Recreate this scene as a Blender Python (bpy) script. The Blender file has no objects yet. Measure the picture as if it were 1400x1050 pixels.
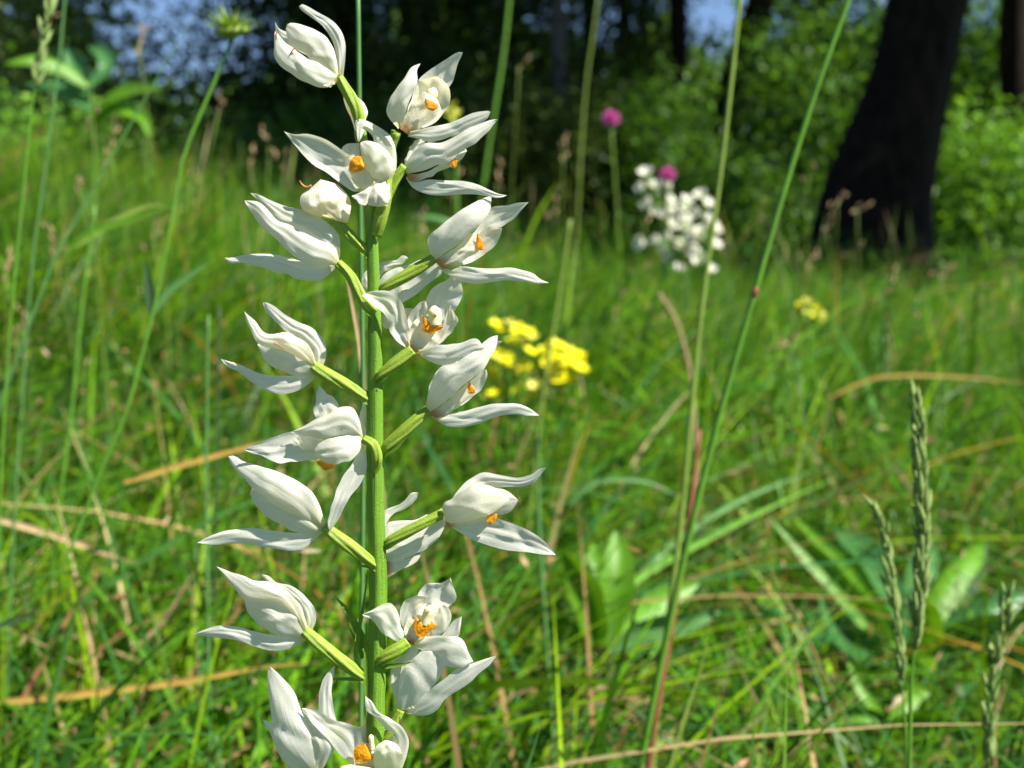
import bpy, math, random
import numpy as np
from mathutils import Vector, Matrix

# ------------------------------------------------------------------ camera
R = math.radians
scene = bpy.context.scene
col = scene.collection
rng = np.random.default_rng(7)
random.seed(7)

FPX = 1501.0                      # focal length in photograph pixels (1400 wide)
H = 0.35                          # camera height above the meadow
PITCH = R(9.0)
D0 = 0.2056                       # distance of the orchid
U = D0 / FPX                      # one photo pixel at the orchid, in metres
cam_d = bpy.data.cameras.new('camera')
cam = bpy.data.objects.new('camera', cam_d)
col.objects.link(cam)
cam.location = (0, 0, H)
cam.rotation_euler = (math.pi / 2 - PITCH, 0, 0)
cam_d.sensor_width = 36.0
cam_d.lens = 36.0 * FPX / 1400.0
cam_d.clip_start = 0.01
cam_d.clip_end = 2000.0
cam_d.dof.use_dof = True
cam_d.dof.focus_distance = D0
cam_d.dof.aperture_fstop = cam_d.lens / 2.0
cam_d.dof.aperture_blades = 0
scene.camera = cam

# ------------------------------------------------------------------ sky and sun
SUN_DIR = Vector((0.58, -0.24, 0.78)).normalized()      # towards the sun
SUN_EL = math.asin(SUN_DIR.z)
SUN_AZ = math.atan2(SUN_DIR.x, SUN_DIR.y)               # from +Y towards +X
world = bpy.data.worlds.new('World')
scene.world = world
world.use_nodes = True
wn = world.node_tree
wn.nodes.clear()
sky = wn.nodes.new('ShaderNodeTexSky')
sky.sky_type = 'NISHITA'
sky.sun_disc = False
sky.sun_elevation = SUN_EL
sky.sun_rotation = SUN_AZ
sky.altitude = 2200.0
sky.air_density = 0.75
sky.dust_density = 0.0
sky.ozone_density = 2.2
bg = wn.nodes.new('ShaderNodeBackground')
bg.inputs['Strength'].default_value = 0.062
wo = wn.nodes.new('ShaderNodeOutputWorld')
wn.links.new(sky.outputs[0], bg.inputs[0])
wn.links.new(bg.outputs[0], wo.inputs[0])
sun_d = bpy.data.lights.new('sun', 'SUN')
sun_d.energy = 5.0
sun_d.angle = R(0.53)
sun_d.color = (1.0, 0.955, 0.88)
sun = bpy.data.objects.new('sun', sun_d)
col.objects.link(sun)
sun.location = (3, -1, 6)
sun.rotation_euler = SUN_DIR.to_track_quat('Z', 'Y').to_euler()

scene.view_settings.view_transform = 'Standard'
scene.view_settings.look = 'None'
scene.view_settings.exposure = 1.4
scene.view_settings.gamma = 1.0
scene.view_settings.use_curve_mapping = False
scene.cycles.max_bounces = 10
scene.cycles.diffuse_bounces = 5
scene.cycles.use_denoising = True

# ------------------------------------------------------------------ helpers
CP, SP = math.cos(PITCH), math.sin(PITCH)
FWD = np.array((0, CP, -SP)); UP = np.array((0, SP, CP)); RT = np.array((1.0, 0, 0)); CAM = np.array((0, 0, H))


def W(x, y, D):
    """photo pixel at view distance D -> world"""
    return CAM + FWD * D + RT * ((x - 700.0) / FPX * D) + UP * ((525.0 - y) / FPX * D)


TP = math.tan(PITCH)


def orch(x, y, d=0.0):
    """pixel + depth offset (in pixels at the orchid) -> world, on the upright plane through the orchid's stem"""
    return W(x, y, D0 + (d + (y - 525.0) * TP) * U)


def gz(x, y):
    """height of the meadow"""
    x = np.asarray(x, float); y = np.asarray(y, float)
    r = np.hypot(x, y)
    z = -0.10 * x * np.clip(r / 1.0, 0, 1) * np.exp(-(np.abs(x) / 14.0) ** 2)
    z = z + 0.02 * np.sin(1.7 * x + 0.4) * np.sin(1.3 * y + 1.1) * np.clip(r / 2.5, 0, 1)
    z = z + 0.008 * np.sin(5.1 * x + 2.0) * np.sin(4.3 * y)
    return z - 0.4 * np.clip((y - 12.0) / 30.0, 0, 1) ** 1.5


def onground(px, D):
    """world point on the ground below the column px at distance D"""
    x = (px - 700.0) / FPX * D
    return np.array((x, D, float(gz(x, D))))


def catmull(pts, n):
    p = np.asarray(pts, float)
    if len(p) == 2:
        t = np.linspace(0, 1, n)[:, None]
        return p[0] * (1 - t) + p[1] * t
    seg = np.linalg.norm(np.diff(p[:, :2] if p.shape[1] == 2 else p[:, :3], axis=0), axis=1)
    seg = np.maximum(seg, 1e-9)
    k = np.concatenate([[0], np.cumsum(seg)])
    tt = np.linspace(0, k[-1], n)
    # centripetal-like hermite with finite-difference tangents
    m = np.zeros_like(p)
    m[1:-1] = (p[2:] - p[:-2]) / (k[2:] - k[:-2])[:, None]
    m[0] = (p[1] - p[0]) / seg[0]; m[-1] = (p[-1] - p[-2]) / seg[-1]
    i = np.clip(np.searchsorted(k, tt, side='right') - 1, 0, len(seg) - 1)
    h = seg[i][:, None]
    s = ((tt - k[i]) / seg[i])[:, None]
    return ((2 * s**3 - 3 * s**2 + 1) * p[i] + (s**3 - 2 * s**2 + s) * h * m[i]
            + (-2 * s**3 + 3 * s**2) * p[i + 1] + (s**3 - s**2) * h * m[i + 1])


def mesh_obj(name, verts, faces, mat, parent=None, uv=None, colr=None, smooth=True):
    me = bpy.data.meshes.new(name)
    me.from_pydata([tuple(v) for v in verts], [], faces)
    if uv is not None:
        ul = me.uv_layers.new(name='UVMap')
        li = np.empty(len(me.loops), np.int32); me.loops.foreach_get('vertex_index', li)
        ul.data.foreach_set('uv', np.asarray(uv, np.float32)[li].ravel())
    if colr is not None:
        a = me.color_attributes.new('tint', 'FLOAT_COLOR', 'POINT')
        c = np.ones((len(me.vertices), 4), np.float32); c[:, :3] = colr
        a.data.foreach_set('color', c.ravel())
    if smooth:
        me.polygons.foreach_set('use_smooth', np.ones(len(me.polygons), bool))
    me.materials.append(mat)
    o = bpy.data.objects.new(name, me)
    col.objects.link(o)
    if parent is not None:
        adopt(o, parent)
    return o


def fast_mesh(name, verts, quads, mat, colr=None, smooth=True, parent=None):
    """big mesh straight from arrays; quads is (n,4), or (n,3)"""
    me = bpy.data.meshes.new(name)
    verts = np.asarray(verts, np.float32); quads = np.asarray(quads, np.int32)
    k = quads.shape[1]
    me.vertices.add(len(verts)); me.vertices.foreach_set('co', verts.ravel())
    me.loops.add(quads.size); me.loops.foreach_set('vertex_index', quads.ravel())
    me.polygons.add(len(quads)); me.polygons.foreach_set('loop_start', np.arange(0, quads.size, k, dtype=np.int32))
    me.update(calc_edges=True)
    if colr is not None:
        a = me.color_attributes.new('tint', 'FLOAT_COLOR', 'POINT')
        c = np.ones((len(verts), 4), np.float32); c[:, :3] = colr
        a.data.foreach_set('color', c.ravel())
    if smooth:
        me.polygons.foreach_set('use_smooth', np.ones(len(quads), bool))
    me.materials.append(mat)
    o = bpy.data.objects.new(name, me)
    col.objects.link(o)
    if parent is not None:
        adopt(o, parent)
    return o


WLOC = {}


def adopt(o, parent):
    """parent with o keeping its world-space vertices"""
    o.parent = parent
    o.matrix_parent_inverse = Matrix.Translation(-Vector(WLOC.get(parent.name, (0, 0, 0))))


def thing(name, loc, label, cat, group=None):
    o = bpy.data.objects.new(name, None)
    o.empty_display_size = 0.02
    col.objects.link(o)
    o.location = loc
    WLOC[o.name] = tuple(loc)
    tag(o, label, cat, group)
    return o


def tag(o, label, cat, group=None):
    o['label'] = label; o['category'] = cat
    if group:
        o['group'] = group
    return o


def tube_geo(pts, rad, sides=14, ridges=0, ramp=0.0, twist=0.0, cap=True):
    pts = np.asarray(pts, float); rad = np.asarray(rad, float)
    n = len(pts)
    T = np.gradient(pts, axis=0); T /= np.linalg.norm(T, axis=1)[:, None] + 1e-12
    ref = np.array((0.31, -0.9, 0.2)) if abs(T[0][2]) > .7 else np.array((0.1, 0.2, 1.0))
    N = np.zeros_like(pts)
    v = ref - T[0] * ref.dot(T[0]); N[0] = v / np.linalg.norm(v)
    for i in range(1, n):
        v = N[i - 1] - T[i] * N[i - 1].dot(T[i]); N[i] = v / (np.linalg.norm(v) + 1e-12)
    B = np.cross(T, N)
    a = np.linspace(0, 2 * math.pi, sides, endpoint=False)
    tt = np.linspace(0, 1, n)
    ang = a[None, :] + twist * tt[:, None]
    rr = rad[:, None] * (1 + ramp * np.cos(ridges * a)[None, :])
    V = pts[:, None, :] + rr[..., None] * (np.cos(ang)[..., None] * N[:, None, :] + np.sin(ang)[..., None] * B[:, None, :])
    V = V.reshape(-1, 3)
    F = []
    for i in range(n - 1):
        for j in range(sides):
            j2 = (j + 1) % sides
            F.append((i * sides + j, i * sides + j2, (i + 1) * sides + j2, (i + 1) * sides + j))
    uv = np.stack([np.tile(a / (2 * math.pi), n), np.repeat(tt, sides)], 1)
    if cap:
        F.append(tuple(range(sides))[::-1]); F.append(tuple((n - 1) * sides + j for j in range(sides)))
    return V, F, uv


def tube(name, pts, rad, mat, parent=None, n=24, **k):
    P = catmull(np.column_stack([np.asarray(pts, float), np.asarray(rad, float)]), n)
    V, F, uv = tube_geo(P[:, :3], np.maximum(P[:, 3], 1e-5), **k)
    return mesh_obj(name, V, F, mat, parent, uv=uv)


# ------------------------------------------------------------------ materials
def nodes_mat(name):
    m = bpy.data.materials.new(name)
    m.use_nodes = True
    nt = m.node_tree
    nt.nodes.clear()
    return m, nt, nt.nodes.new, nt.links.new


def leafy(name, color=None, attr=False, trans=0.35, rough=0.5, spec=0.25, var=0.25, vscale=30.0, tcol=(1.25, 1.2, 0.45), bump=0.0,
          bscale=(60, 4, 1), basecol=None, basepos=(0.0, 0.2), streak=None):
    """thin translucent plant tissue; colour from a value or from the mesh's tint attribute"""
    m, nt, N, L = nodes_mat(name)
    out = N('ShaderNodeOutputMaterial')
    if attr:
        c = N('ShaderNodeVertexColor'); c.layer_name = 'tint'; cs = c.outputs['Color']
    else:
        c = N('ShaderNodeRGB'); c.outputs[0].default_value = (*color, 1); cs = c.outputs[0]
    geo = N('ShaderNodeNewGeometry')
    if var > 0:
        nz = N('ShaderNodeTexNoise'); nz.inputs['Scale'].default_value = vscale; nz.inputs['Detail'].default_value = 3
        L(geo.outputs['Position'], nz.inputs['Vector'])
        mr = N('ShaderNodeMapRange'); mr.inputs['From Min'].default_value = 0.25; mr.inputs['From Max'].default_value = 0.75
        mr.inputs['To Min'].default_value = 1 - var; mr.inputs['To Max'].default_value = 1 + var
        L(nz.outputs['Fac'], mr.inputs['Value'])
        mul = N('ShaderNodeVectorMath'); mul.operation = 'SCALE'
        L(cs, mul.inputs[0]); L(mr.outputs[0], mul.inputs['Scale']); cs = mul.outputs[0]
    uvn = N('ShaderNodeUVMap')
    sep = N('ShaderNodeSeparateXYZ'); L(uvn.outputs[0], sep.inputs[0])
    if basecol is not None:
        mr2 = N('ShaderNodeMapRange'); mr2.interpolation_type = 'SMOOTHSTEP'
        mr2.inputs['From Min'].default_value = basepos[0]; mr2.inputs['From Max'].default_value = basepos[1]
        L(sep.outputs['Y'], mr2.inputs['Value'])
        mx = N('ShaderNodeMix'); mx.data_type = 'RGBA'
        L(mr2.outputs[0], mx.inputs['Factor']); mx.inputs['A'].default_value = (*basecol, 1); L(cs, mx.inputs['B']); cs = mx.outputs['Result']
    if streak is not None:
        ms = N('ShaderNodeMapping'); ms.inputs['Scale'].default_value = (26, 1.6, 1); L(uvn.outputs[0], ms.inputs['Vector'])
        ns = N('ShaderNodeTexNoise'); ns.inputs['Scale'].default_value = 1.0; ns.inputs['Detail'].default_value = 4; L(ms.outputs[0], ns.inputs['Vector'])
        rs = N('ShaderNodeMapRange'); rs.inputs['From Min'].default_value = .42; rs.inputs['From Max'].default_value = .68; L(ns.outputs['Fac'], rs.inputs['Value'])
        mx3 = N('ShaderNodeMix'); mx3.data_type = 'RGBA'; L(rs.outputs[0], mx3.inputs['Factor']); L(cs, mx3.inputs['A'])
        mx3.inputs['B'].default_value = (*streak, 1); cs = mx3.outputs['Result']
    pb = N('ShaderNodeBsdfPrincipled')
    L(cs, pb.inputs['Base Color']); pb.inputs['Roughness'].default_value = rough; pb.inputs['Specular IOR Level'].default_value = spec
    tr = N('ShaderNodeBsdfTranslucent')
    tm = N('ShaderNodeVectorMath'); tm.operation = 'MULTIPLY'; tm.inputs[1].default_value = tcol
    L(cs, tm.inputs[0]); L(tm.outputs[0], tr.inputs['Color'])
    if bump > 0:
        mp = N('ShaderNodeMapping'); mp.inputs['Scale'].default_value = bscale
        L(uvn.outputs[0], mp.inputs['Vector'])
        n2 = N('ShaderNodeTexNoise'); n2.inputs['Scale'].default_value = 1.0; n2.inputs['Detail'].default_value = 2
        L(mp.outputs[0], n2.inputs['Vector'])
        n3 = N('ShaderNodeTexNoise'); n3.inputs['Scale'].default_value = 2600.0; n3.inputs['Detail'].default_value = 1
        L(geo.outputs['Position'], n3.inputs['Vector'])
        ad = N('ShaderNodeMath'); ad.operation = 'MULTIPLY_ADD'; ad.inputs[1].default_value = 0.5
        L(n3.outputs['Fac'], ad.inputs[0]); L(n2.outputs['Fac'], ad.inputs[2])
        bp = N('ShaderNodeBump'); bp.inputs['Strength'].default_value = bump; bp.inputs['Distance'].default_value = 0.0006
        L(ad.outputs[0], bp.inputs['Height']); L(bp.outputs[0], pb.inputs['Normal'])
    mix = N('ShaderNodeMixShader'); mix.inputs[0].default_value = trans
    L(pb.outputs[0], mix.inputs[1]); L(tr.outputs[0], mix.inputs[2]); L(mix.outputs[0], out.inputs['Surface'])
    return m


M = {}
PW = (0.895, 0.875, 0.79)
M['sepal'] = leafy('sepal_white', PW, trans=0.48, rough=0.6, spec=0.16, var=0.03, vscale=300, tcol=(1.05, 1.02, 0.82), bump=0.22,
                   bscale=(46, 3, 1), basecol=(0.66, 0.66, 0.24), basepos=(-0.02, 0.16), streak=(0.80, 0.785, 0.66))
M['petal'] = leafy('petal_white', (0.88, 0.865, 0.775), trans=0.5, rough=0.6, spec=0.16, var=0.03, vscale=300, tcol=(1.05, 1.0, 0.76),
                   bump=0.2, bscale=(34, 3, 1), basecol=(0.70, 0.68, 0.34), basepos=(-0.02, 0.2), streak=(0.79, 0.77, 0.62))
M['lip'] = leafy('lip_cream', (0.83, 0.80, 0.66), trans=0.42, rough=0.45, spec=0.3, var=0.04, vscale=300, tcol=(0.95, 0.9, 0.6),
                 bump=0.25, bscale=(20, 4, 1), basecol=(0.52, 0.27, 0.11), basepos=(0.03, 0.30))
M['crest'] = leafy('lip_orange', (0.86, 0.34, 0.010), trans=0.2, rough=0.45, spec=0.3, var=0.3, vscale=900, tcol=(1.1, 0.8, 0.4), bump=0.4,
                   bscale=(14, 6, 1), basecol=(0.86, 0.62, 0.20), basepos=(-0.1, 0.25))
M['column'] = leafy('column_cream', (0.80, 0.77, 0.50), trans=0.3, rough=0.45, var=0.05, tcol=(1, .95, .6))
M['brown_tip'] = leafy('withered_brown', (0.36, 0.16, 0.07), trans=0.1, rough=0.7, var=0.2, vscale=900)
M['ovary'] = leafy('ovary_green', (0.24, 0.37, 0.025), trans=0.16, rough=0.42, spec=0.3, var=0.16, vscale=500, tcol=(1.1, 1.1, 0.3), bump=0.5,
                   bscale=(60, 3, 1), streak=(0.34, 0.44, 0.08))
M['stem'] = leafy('stem_green', (0.125, 0.27, 0.02), trans=0.10, rough=0.42, spec=0.3, var=0.14, vscale=350, tcol=(1.1, 1.1, 0.3), bump=0.5,
                  bscale=(70, 40, 1), streak=(0.19, 0.33, 0.04))
M['bract'] = leafy('bract_green', (0.16, 0.30, 0.03), trans=0.35, rough=0.45, var=0.15, vscale=300, bump=0.3)
M['grass'] = leafy('meadow_grass_blades', attr=True, trans=0.45, rough=0.45, spec=0.2, var=0.18, vscale=60, tcol=(1.25, 1.25, 0.4))
M['leaf'] = leafy('tree_leaves', attr=True, trans=0.45, rough=0.5, spec=0.2, var=0.2, vscale=6, tcol=(1.3, 1.2, 0.4))
M['spike'] = leafy('grass_spikelet', (0.24, 0.33, 0.10), trans=0.3, rough=0.6, var=0.3, vscale=700)
M['dry'] = leafy('dry_straw', (0.42, 0.30, 0.16), trans=0.25, rough=0.7, var=0.25, vscale=200, tcol=(1.0, .9, .6))
M['gstem'] = leafy('grass_stem_green', (0.105, 0.255, 0.025), trans=0.2, rough=0.42, var=0.15, vscale=90)
M['bluestem'] = leafy('grass_stem_bluish', (0.10, 0.235, 0.065), trans=0.25, rough=0.45, var=0.12, vscale=90)
M['olivestem'] = leafy('grass_stem_olive', (0.20, 0.29, 0.05), trans=0.25, rough=0.45, var=0.15, vscale=90)
M['darkstem'] = leafy('stem_dark', (0.035, 0.075, 0.025), trans=0.15, rough=0.5, var=0.2, vscale=90)
M['redstem'] = leafy('grass_stem_reddish', (0.22, 0.075, 0.035), trans=0.15, rough=0.55, var=0.3, vscale=60)
M['goldblade'] = leafy('golden_dry_blade', (0.42, 0.27, 0.06), trans=0.3, rough=0.6, var=0.2, vscale=60, tcol=(1, .9, .5))
M['broad'] = leafy('broad_leaf', (0.115, 0.28, 0.015), trans=0.38, rough=0.36, spec=0.4, var=0.16, vscale=25, tcol=(1.35, 1.25, 0.3), bump=0.5,
                   bscale=(16, 1.5, 1))
M['broad_dark'] = leafy('broad_leaf_bluegreen', (0.055, 0.17, 0.045), trans=0.25, rough=0.3, spec=0.5, var=0.2, vscale=25, bump=0.5, bscale=(16, 1.5, 1))
M['yellow'] = leafy('yellow_petal', (0.76, 0.72, 0.010), trans=0.3, rough=0.5, var=0.12, vscale=200, tcol=(1, 1, .5))
M['paleyellow'] = leafy('pale_yellow_petal', (0.66, 0.63, 0.10), trans=0.3, rough=0.5, var=0.12, vscale=200, tcol=(1, 1, .5))
M['white_far'] = leafy('white_blossom', (0.82, 0.81, 0.70), trans=0.3, rough=0.5, var=0.05, tcol=(1, 1, .8))
M['pink'] = leafy('pink_floret', (0.60, 0.13, 0.38), trans=0.25, rough=0.5, var=0.2, vscale=200, tcol=(1, .8, 1))


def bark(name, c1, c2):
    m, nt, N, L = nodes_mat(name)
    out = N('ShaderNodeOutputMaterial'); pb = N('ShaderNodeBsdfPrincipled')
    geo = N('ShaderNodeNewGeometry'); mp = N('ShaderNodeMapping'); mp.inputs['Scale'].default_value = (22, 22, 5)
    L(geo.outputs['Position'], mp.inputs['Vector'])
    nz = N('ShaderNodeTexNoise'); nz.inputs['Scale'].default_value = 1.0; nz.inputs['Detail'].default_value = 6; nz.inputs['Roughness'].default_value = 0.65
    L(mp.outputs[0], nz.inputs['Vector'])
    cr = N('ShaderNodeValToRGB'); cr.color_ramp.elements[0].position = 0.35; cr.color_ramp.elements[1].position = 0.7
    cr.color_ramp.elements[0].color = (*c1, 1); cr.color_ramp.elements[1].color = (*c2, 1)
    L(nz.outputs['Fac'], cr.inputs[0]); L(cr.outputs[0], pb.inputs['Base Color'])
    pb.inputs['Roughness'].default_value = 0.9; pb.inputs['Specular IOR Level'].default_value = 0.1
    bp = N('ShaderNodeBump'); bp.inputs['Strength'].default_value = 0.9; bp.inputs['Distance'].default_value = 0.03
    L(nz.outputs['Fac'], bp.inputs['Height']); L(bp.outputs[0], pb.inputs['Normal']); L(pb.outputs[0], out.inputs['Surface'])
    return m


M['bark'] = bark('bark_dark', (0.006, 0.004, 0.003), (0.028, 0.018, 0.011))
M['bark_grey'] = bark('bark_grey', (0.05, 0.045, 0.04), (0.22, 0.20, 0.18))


def ground_mat():
    m, nt, N, L = nodes_mat('meadow_soil')
    out = N('ShaderNodeOutputMaterial'); pb = N('ShaderNodeBsdfPrincipled')
    geo = N('ShaderNodeNewGeometry')
    n1 = N('ShaderNodeTexNoise'); n1.inputs['Scale'].default_value = 45; n1.inputs['Detail'].default_value = 6
    n2 = N('ShaderNodeTexNoise'); n2.inputs['Scale'].default_value = 3; n2.inputs['Detail'].default_value = 3
    L(geo.outputs['Position'], n1.inputs['Vector']); L(geo.outputs['Position'], n2.inputs['Vector'])
    cr = N('ShaderNodeValToRGB')
    e = cr.color_ramp.elements
    e[0].position = 0.3; e[0].color = (0.02, 0.028, 0.008, 1)
    e[1].position = 0.72; e[1].color = (0.15, 0.105, 0.05, 1)
    x = e.new(0.5); x.color = (0.05, 0.085, 0.018, 1)
    ad = N('ShaderNodeMath'); ad.operation = 'MULTIPLY_ADD'; ad.inputs[1].default_value = 0.5
    sb = N('ShaderNodeMath'); sb.operation = 'SUBTRACT'; sb.inputs[1].default_value = 0.25
    L(n2.outputs['Fac'], ad.inputs[0]); L(n1.outputs['Fac'], ad.inputs[2]); L(ad.outputs[0], sb.inputs[0])
    L(sb.outputs[0], cr.inputs[0]); L(cr.outputs[0], pb.inputs['Base Color'])
    pb.inputs['Roughness'].default_value = 0.95
    bp = N('ShaderNodeBump'); bp.inputs['Strength'].default_value = 0.8; bp.inputs['Distance'].default_value = 0.02
    L(n1.outputs['Fac'], bp.inputs['Height']); L(bp.outputs[0], pb.inputs['Normal']); L(pb.outputs[0], out.inputs['Surface'])
    return m


M['ground'] = ground_mat()


# ------------------------------------------------------------------ ground
def build_ground():
    a = np.concatenate([-np.geomspace(400, 0.6, 46), np.linspace(-0.5, 0.5, 15), np.geomspace(0.6, 400, 46)])
    X, Y = np.meshgrid(a, a + 3.0)
    Z = gz(X, Y)
    n = len(a)
    V = np.stack([X.ravel(), Y.ravel(), Z.ravel()], 1)
    i = np.arange(n - 1)
    I, J = np.meshgrid(i, i)
    b = (J * n + I).ravel()
    Q = np.stack([b, b + 1, b + n + 1, b + n], 1)
    g = fast_mesh('ground', V, Q, M['ground'])
    g['kind'] = 'structure'


build_ground()


# ------------------------------------------------------------------ trees
def leaf_cloud(centers, sig, count, size, cols, squash=0.8, up=0.3):
    """count diamond leaves spread round clump centres; returns verts, quads, colours"""
    ci = rng.integers(0, len(centers), count)
    p = centers[ci] + rng.normal(0, 1, (count, 3)) * np.array((sig, sig, sig * squash))
    a = rng.normal(0, 1, (count, 3)); a /= np.linalg.norm(a, axis=1)[:, None]
    nrm = rng.normal(0, 1, (count, 3)); nrm[:, 2] += up
    b = np.cross(nrm, a); b /= np.linalg.norm(b, axis=1)[:, None] + 1e-9
    s = size * rng.uniform(0.6, 1.3, count)[:, None]
    w = s * 0.33
    k = np.cross(a, b) * s * 0.12
    V = np.stack([p - a * s * .5, p - b * w + k, p + a * s * .5, p + b * w + k], 1).reshape(-1, 3)
    Q = np.arange(count * 4).reshape(-1, 4)
    cc = np.asarray(cols)[rng.integers(0, len(cols), count)] * rng.uniform(0.7, 1.35, count)[:, None]
    clump = rng.uniform(0.75, 1.25, len(centers))[ci][:, None]
    return V, Q, np.repeat(cc * clump, 4, axis=0)


DARKG = [(0.036, 0.080, 0.014), (0.026, 0.058, 0.014), (0.055, 0.10, 0.014)]
MIDG = [(0.06, 0.15, 0.016), (0.085, 0.19, 0.018), (0.045, 0.12, 0.02)]
BRIGHTG = [(0.12, 0.28, 0.03), (0.16, 0.33, 0.035), (0.10, 0.24, 0.03)]
PALEG = [(0.17, 0.25, 0.09), (0.21, 0.29, 0.10), (0.13, 0.20, 0.07)]


def tree(name, label, path, rads, crown, cols, n_low, n_high, low_size=0.07, high_size=0.2, mat='bark', group=None, clumps=60, sig=0.35,
         limbs=5, sides=18, cat='tree', flare=True):
    """path: world trunk points; crown: list of ellipsoids (centre, radii)"""
    path = [np.asarray(p, float) for p in path]
    base = path[0]
    t = thing(name, base, label, cat, group)
    if rads is not None:
        P = catmull(np.column_stack([np.array(path), np.array(rads)]), 40)
        V, F, uv = tube_geo(P[:, :3], P[:, 3], sides=sides, cap=True)
        V = V.reshape(40, sides, 3)
        a = np.linspace(0, 2 * np.pi, sides, endpoint=False)
        for i in range(40):
            c = P[i, :3]
            k = 1 + 0.07 * np.sin(3 * a + 0.5 * i) * rng.uniform(.5, 1) + 0.05 * np.sin(7 * a + 1.7 * np.sin(i * .4)) + rng.uniform(-.025, .025, sides)
            V[i] = c + (V[i] - c) * k[:, None]
        mesh_obj('trunk', V.reshape(-1, 3), F, M[mat], t, uv=uv)
    cs = []
    for (c, r) in crown:
        q = rng.normal(0, 1, (clumps, 3)); q /= np.linalg.norm(q, axis=1)[:, None]
        q *= rng.uniform(0.25, 1, clumps)[:, None] ** 0.5
        cs.append(np.asarray(c) + q * np.asarray(r))
    cs = np.concatenate(cs)
    top = path[-1]
    for i in range(limbs):
        c = cs[rng.integers(0, len(cs))]
        f = rng.uniform(0.45, 0.95)
        k = f * (len(path) - 1); i0 = int(k); fr = k - i0
        s = path[i0] * (1 - fr) + path[min(i0 + 1, len(path) - 1)] * fr
        r0 = (rads[min(i0, len(rads) - 1)] if rads else 0.03) * 0.42
        mid = (s + c) / 2 + np.array((0, 0, 0.15))
        tube('branch', [s, mid, c], [r0, r0 * .6, r0 * .15], M[mat], t, n=9, sides=7)
    cz = cs[:, 2]
    lim = np.array([H + 0.20 * max(c[1], 1) + 0.35 for c in cs])      # what stays below the picture's top edge gets small leaves
    lo = cs[cz < lim]; hi = cs[cz >= lim]
    parts = []
    if len(lo) and n_low:
        parts.append(leaf_cloud(lo, sig, n_low, low_size, cols))
    if len(hi) and n_high:
        parts.append(leaf_cloud(hi, sig * 1.4, n_high, high_size, cols))
    if parts:
        off = 0; Vs, Qs, Cs = [], [], []
        for v, q, c in parts:
            Vs.append(v); Qs.append(q + off); Cs.append(c); off += len(v)
        fast_mesh('crown', np.concatenate(Vs), np.concatenate(Qs), M['leaf'], np.concatenate(Cs), smooth=False, parent=t)
    return t


def trunk_px(pts, D, ztop, dx_top):
    """trunk through photo pixels at distance D, run down to the ground and up to ztop"""
    ps = [W(x, y, D) for x, y in pts]
    p0 = ps[0].copy()
    g = p0.copy(); g[2] = float(gz(p0[0], p0[1])) - 0.08
    up = ps[-1].copy(); up[0] += dx_top; up[2] = ztop
    return [g] + ps + [(ps[-1] + up) / 2 + np.array((dx_top * .05, 0, 0)), up]


# the big dark trunk
D = 5.6
k = D / FPX
pathA = trunk_px([(1192, 350), (1197, 280), (1230, 170), (1250, 85), (1267, 0)], D, 9.0, 0.8)
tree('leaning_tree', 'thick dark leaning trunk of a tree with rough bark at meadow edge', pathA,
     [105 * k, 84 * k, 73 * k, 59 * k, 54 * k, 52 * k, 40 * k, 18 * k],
     [((3.6, 4.5, 4.7), (1.6, 1.3, 1.1)), ((2.5, 6.6, 6.8), (1.9, 1.8, 1.5))], MIDG, 0, 22000, high_size=0.16, clumps=90, sig=0.36, limbs=8, sides=28)  # first crown lobe is out of view, placed sunward to shade the trunk
# slimmer trunks deeper in the wood
D = 11.0; k = D / FPX
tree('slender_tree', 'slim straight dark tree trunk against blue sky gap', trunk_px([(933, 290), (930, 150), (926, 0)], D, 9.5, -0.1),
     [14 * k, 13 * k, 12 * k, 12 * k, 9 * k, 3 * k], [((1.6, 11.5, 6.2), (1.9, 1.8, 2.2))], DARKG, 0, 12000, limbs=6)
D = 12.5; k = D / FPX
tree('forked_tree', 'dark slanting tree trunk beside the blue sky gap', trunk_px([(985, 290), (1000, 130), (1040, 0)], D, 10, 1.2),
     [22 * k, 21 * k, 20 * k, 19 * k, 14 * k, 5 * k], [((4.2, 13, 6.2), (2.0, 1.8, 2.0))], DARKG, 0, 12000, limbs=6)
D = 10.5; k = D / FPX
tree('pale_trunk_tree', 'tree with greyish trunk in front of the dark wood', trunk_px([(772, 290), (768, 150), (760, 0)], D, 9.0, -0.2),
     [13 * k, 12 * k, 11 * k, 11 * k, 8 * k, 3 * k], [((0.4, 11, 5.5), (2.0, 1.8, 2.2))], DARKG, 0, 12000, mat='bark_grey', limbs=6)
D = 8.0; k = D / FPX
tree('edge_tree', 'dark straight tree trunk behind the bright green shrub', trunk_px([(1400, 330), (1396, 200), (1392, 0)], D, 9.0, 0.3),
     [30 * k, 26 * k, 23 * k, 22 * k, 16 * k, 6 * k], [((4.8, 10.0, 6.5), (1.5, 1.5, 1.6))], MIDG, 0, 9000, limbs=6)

# dense dark trees whose branches reach the ground
def spruce(px, D, h, r, label, dens=9000, cols=DARKG, z0=0.25):
    b = onground(px, D)
    path = [b + np.array((0, 0, -.05)), b + np.array((0.03, 0, h * .5)), b + np.array((0, 0, h))]
    cr = []
    for i in range(7):
        f = i / 6
        cr.append((b + np.array((0, 0, z0 + (h - z0) * f)), (r * (1 - .75 * f), r * (1 - .75 * f), h * .09)))
    tree('dense_tree', label, path, [0.13, 0.09, 0.02], cr, cols, dens, dens, low_size=0.085, high_size=0.2, clumps=26, sig=0.26,
         limbs=10, group='dense dark trees at the back of the meadow')


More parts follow.
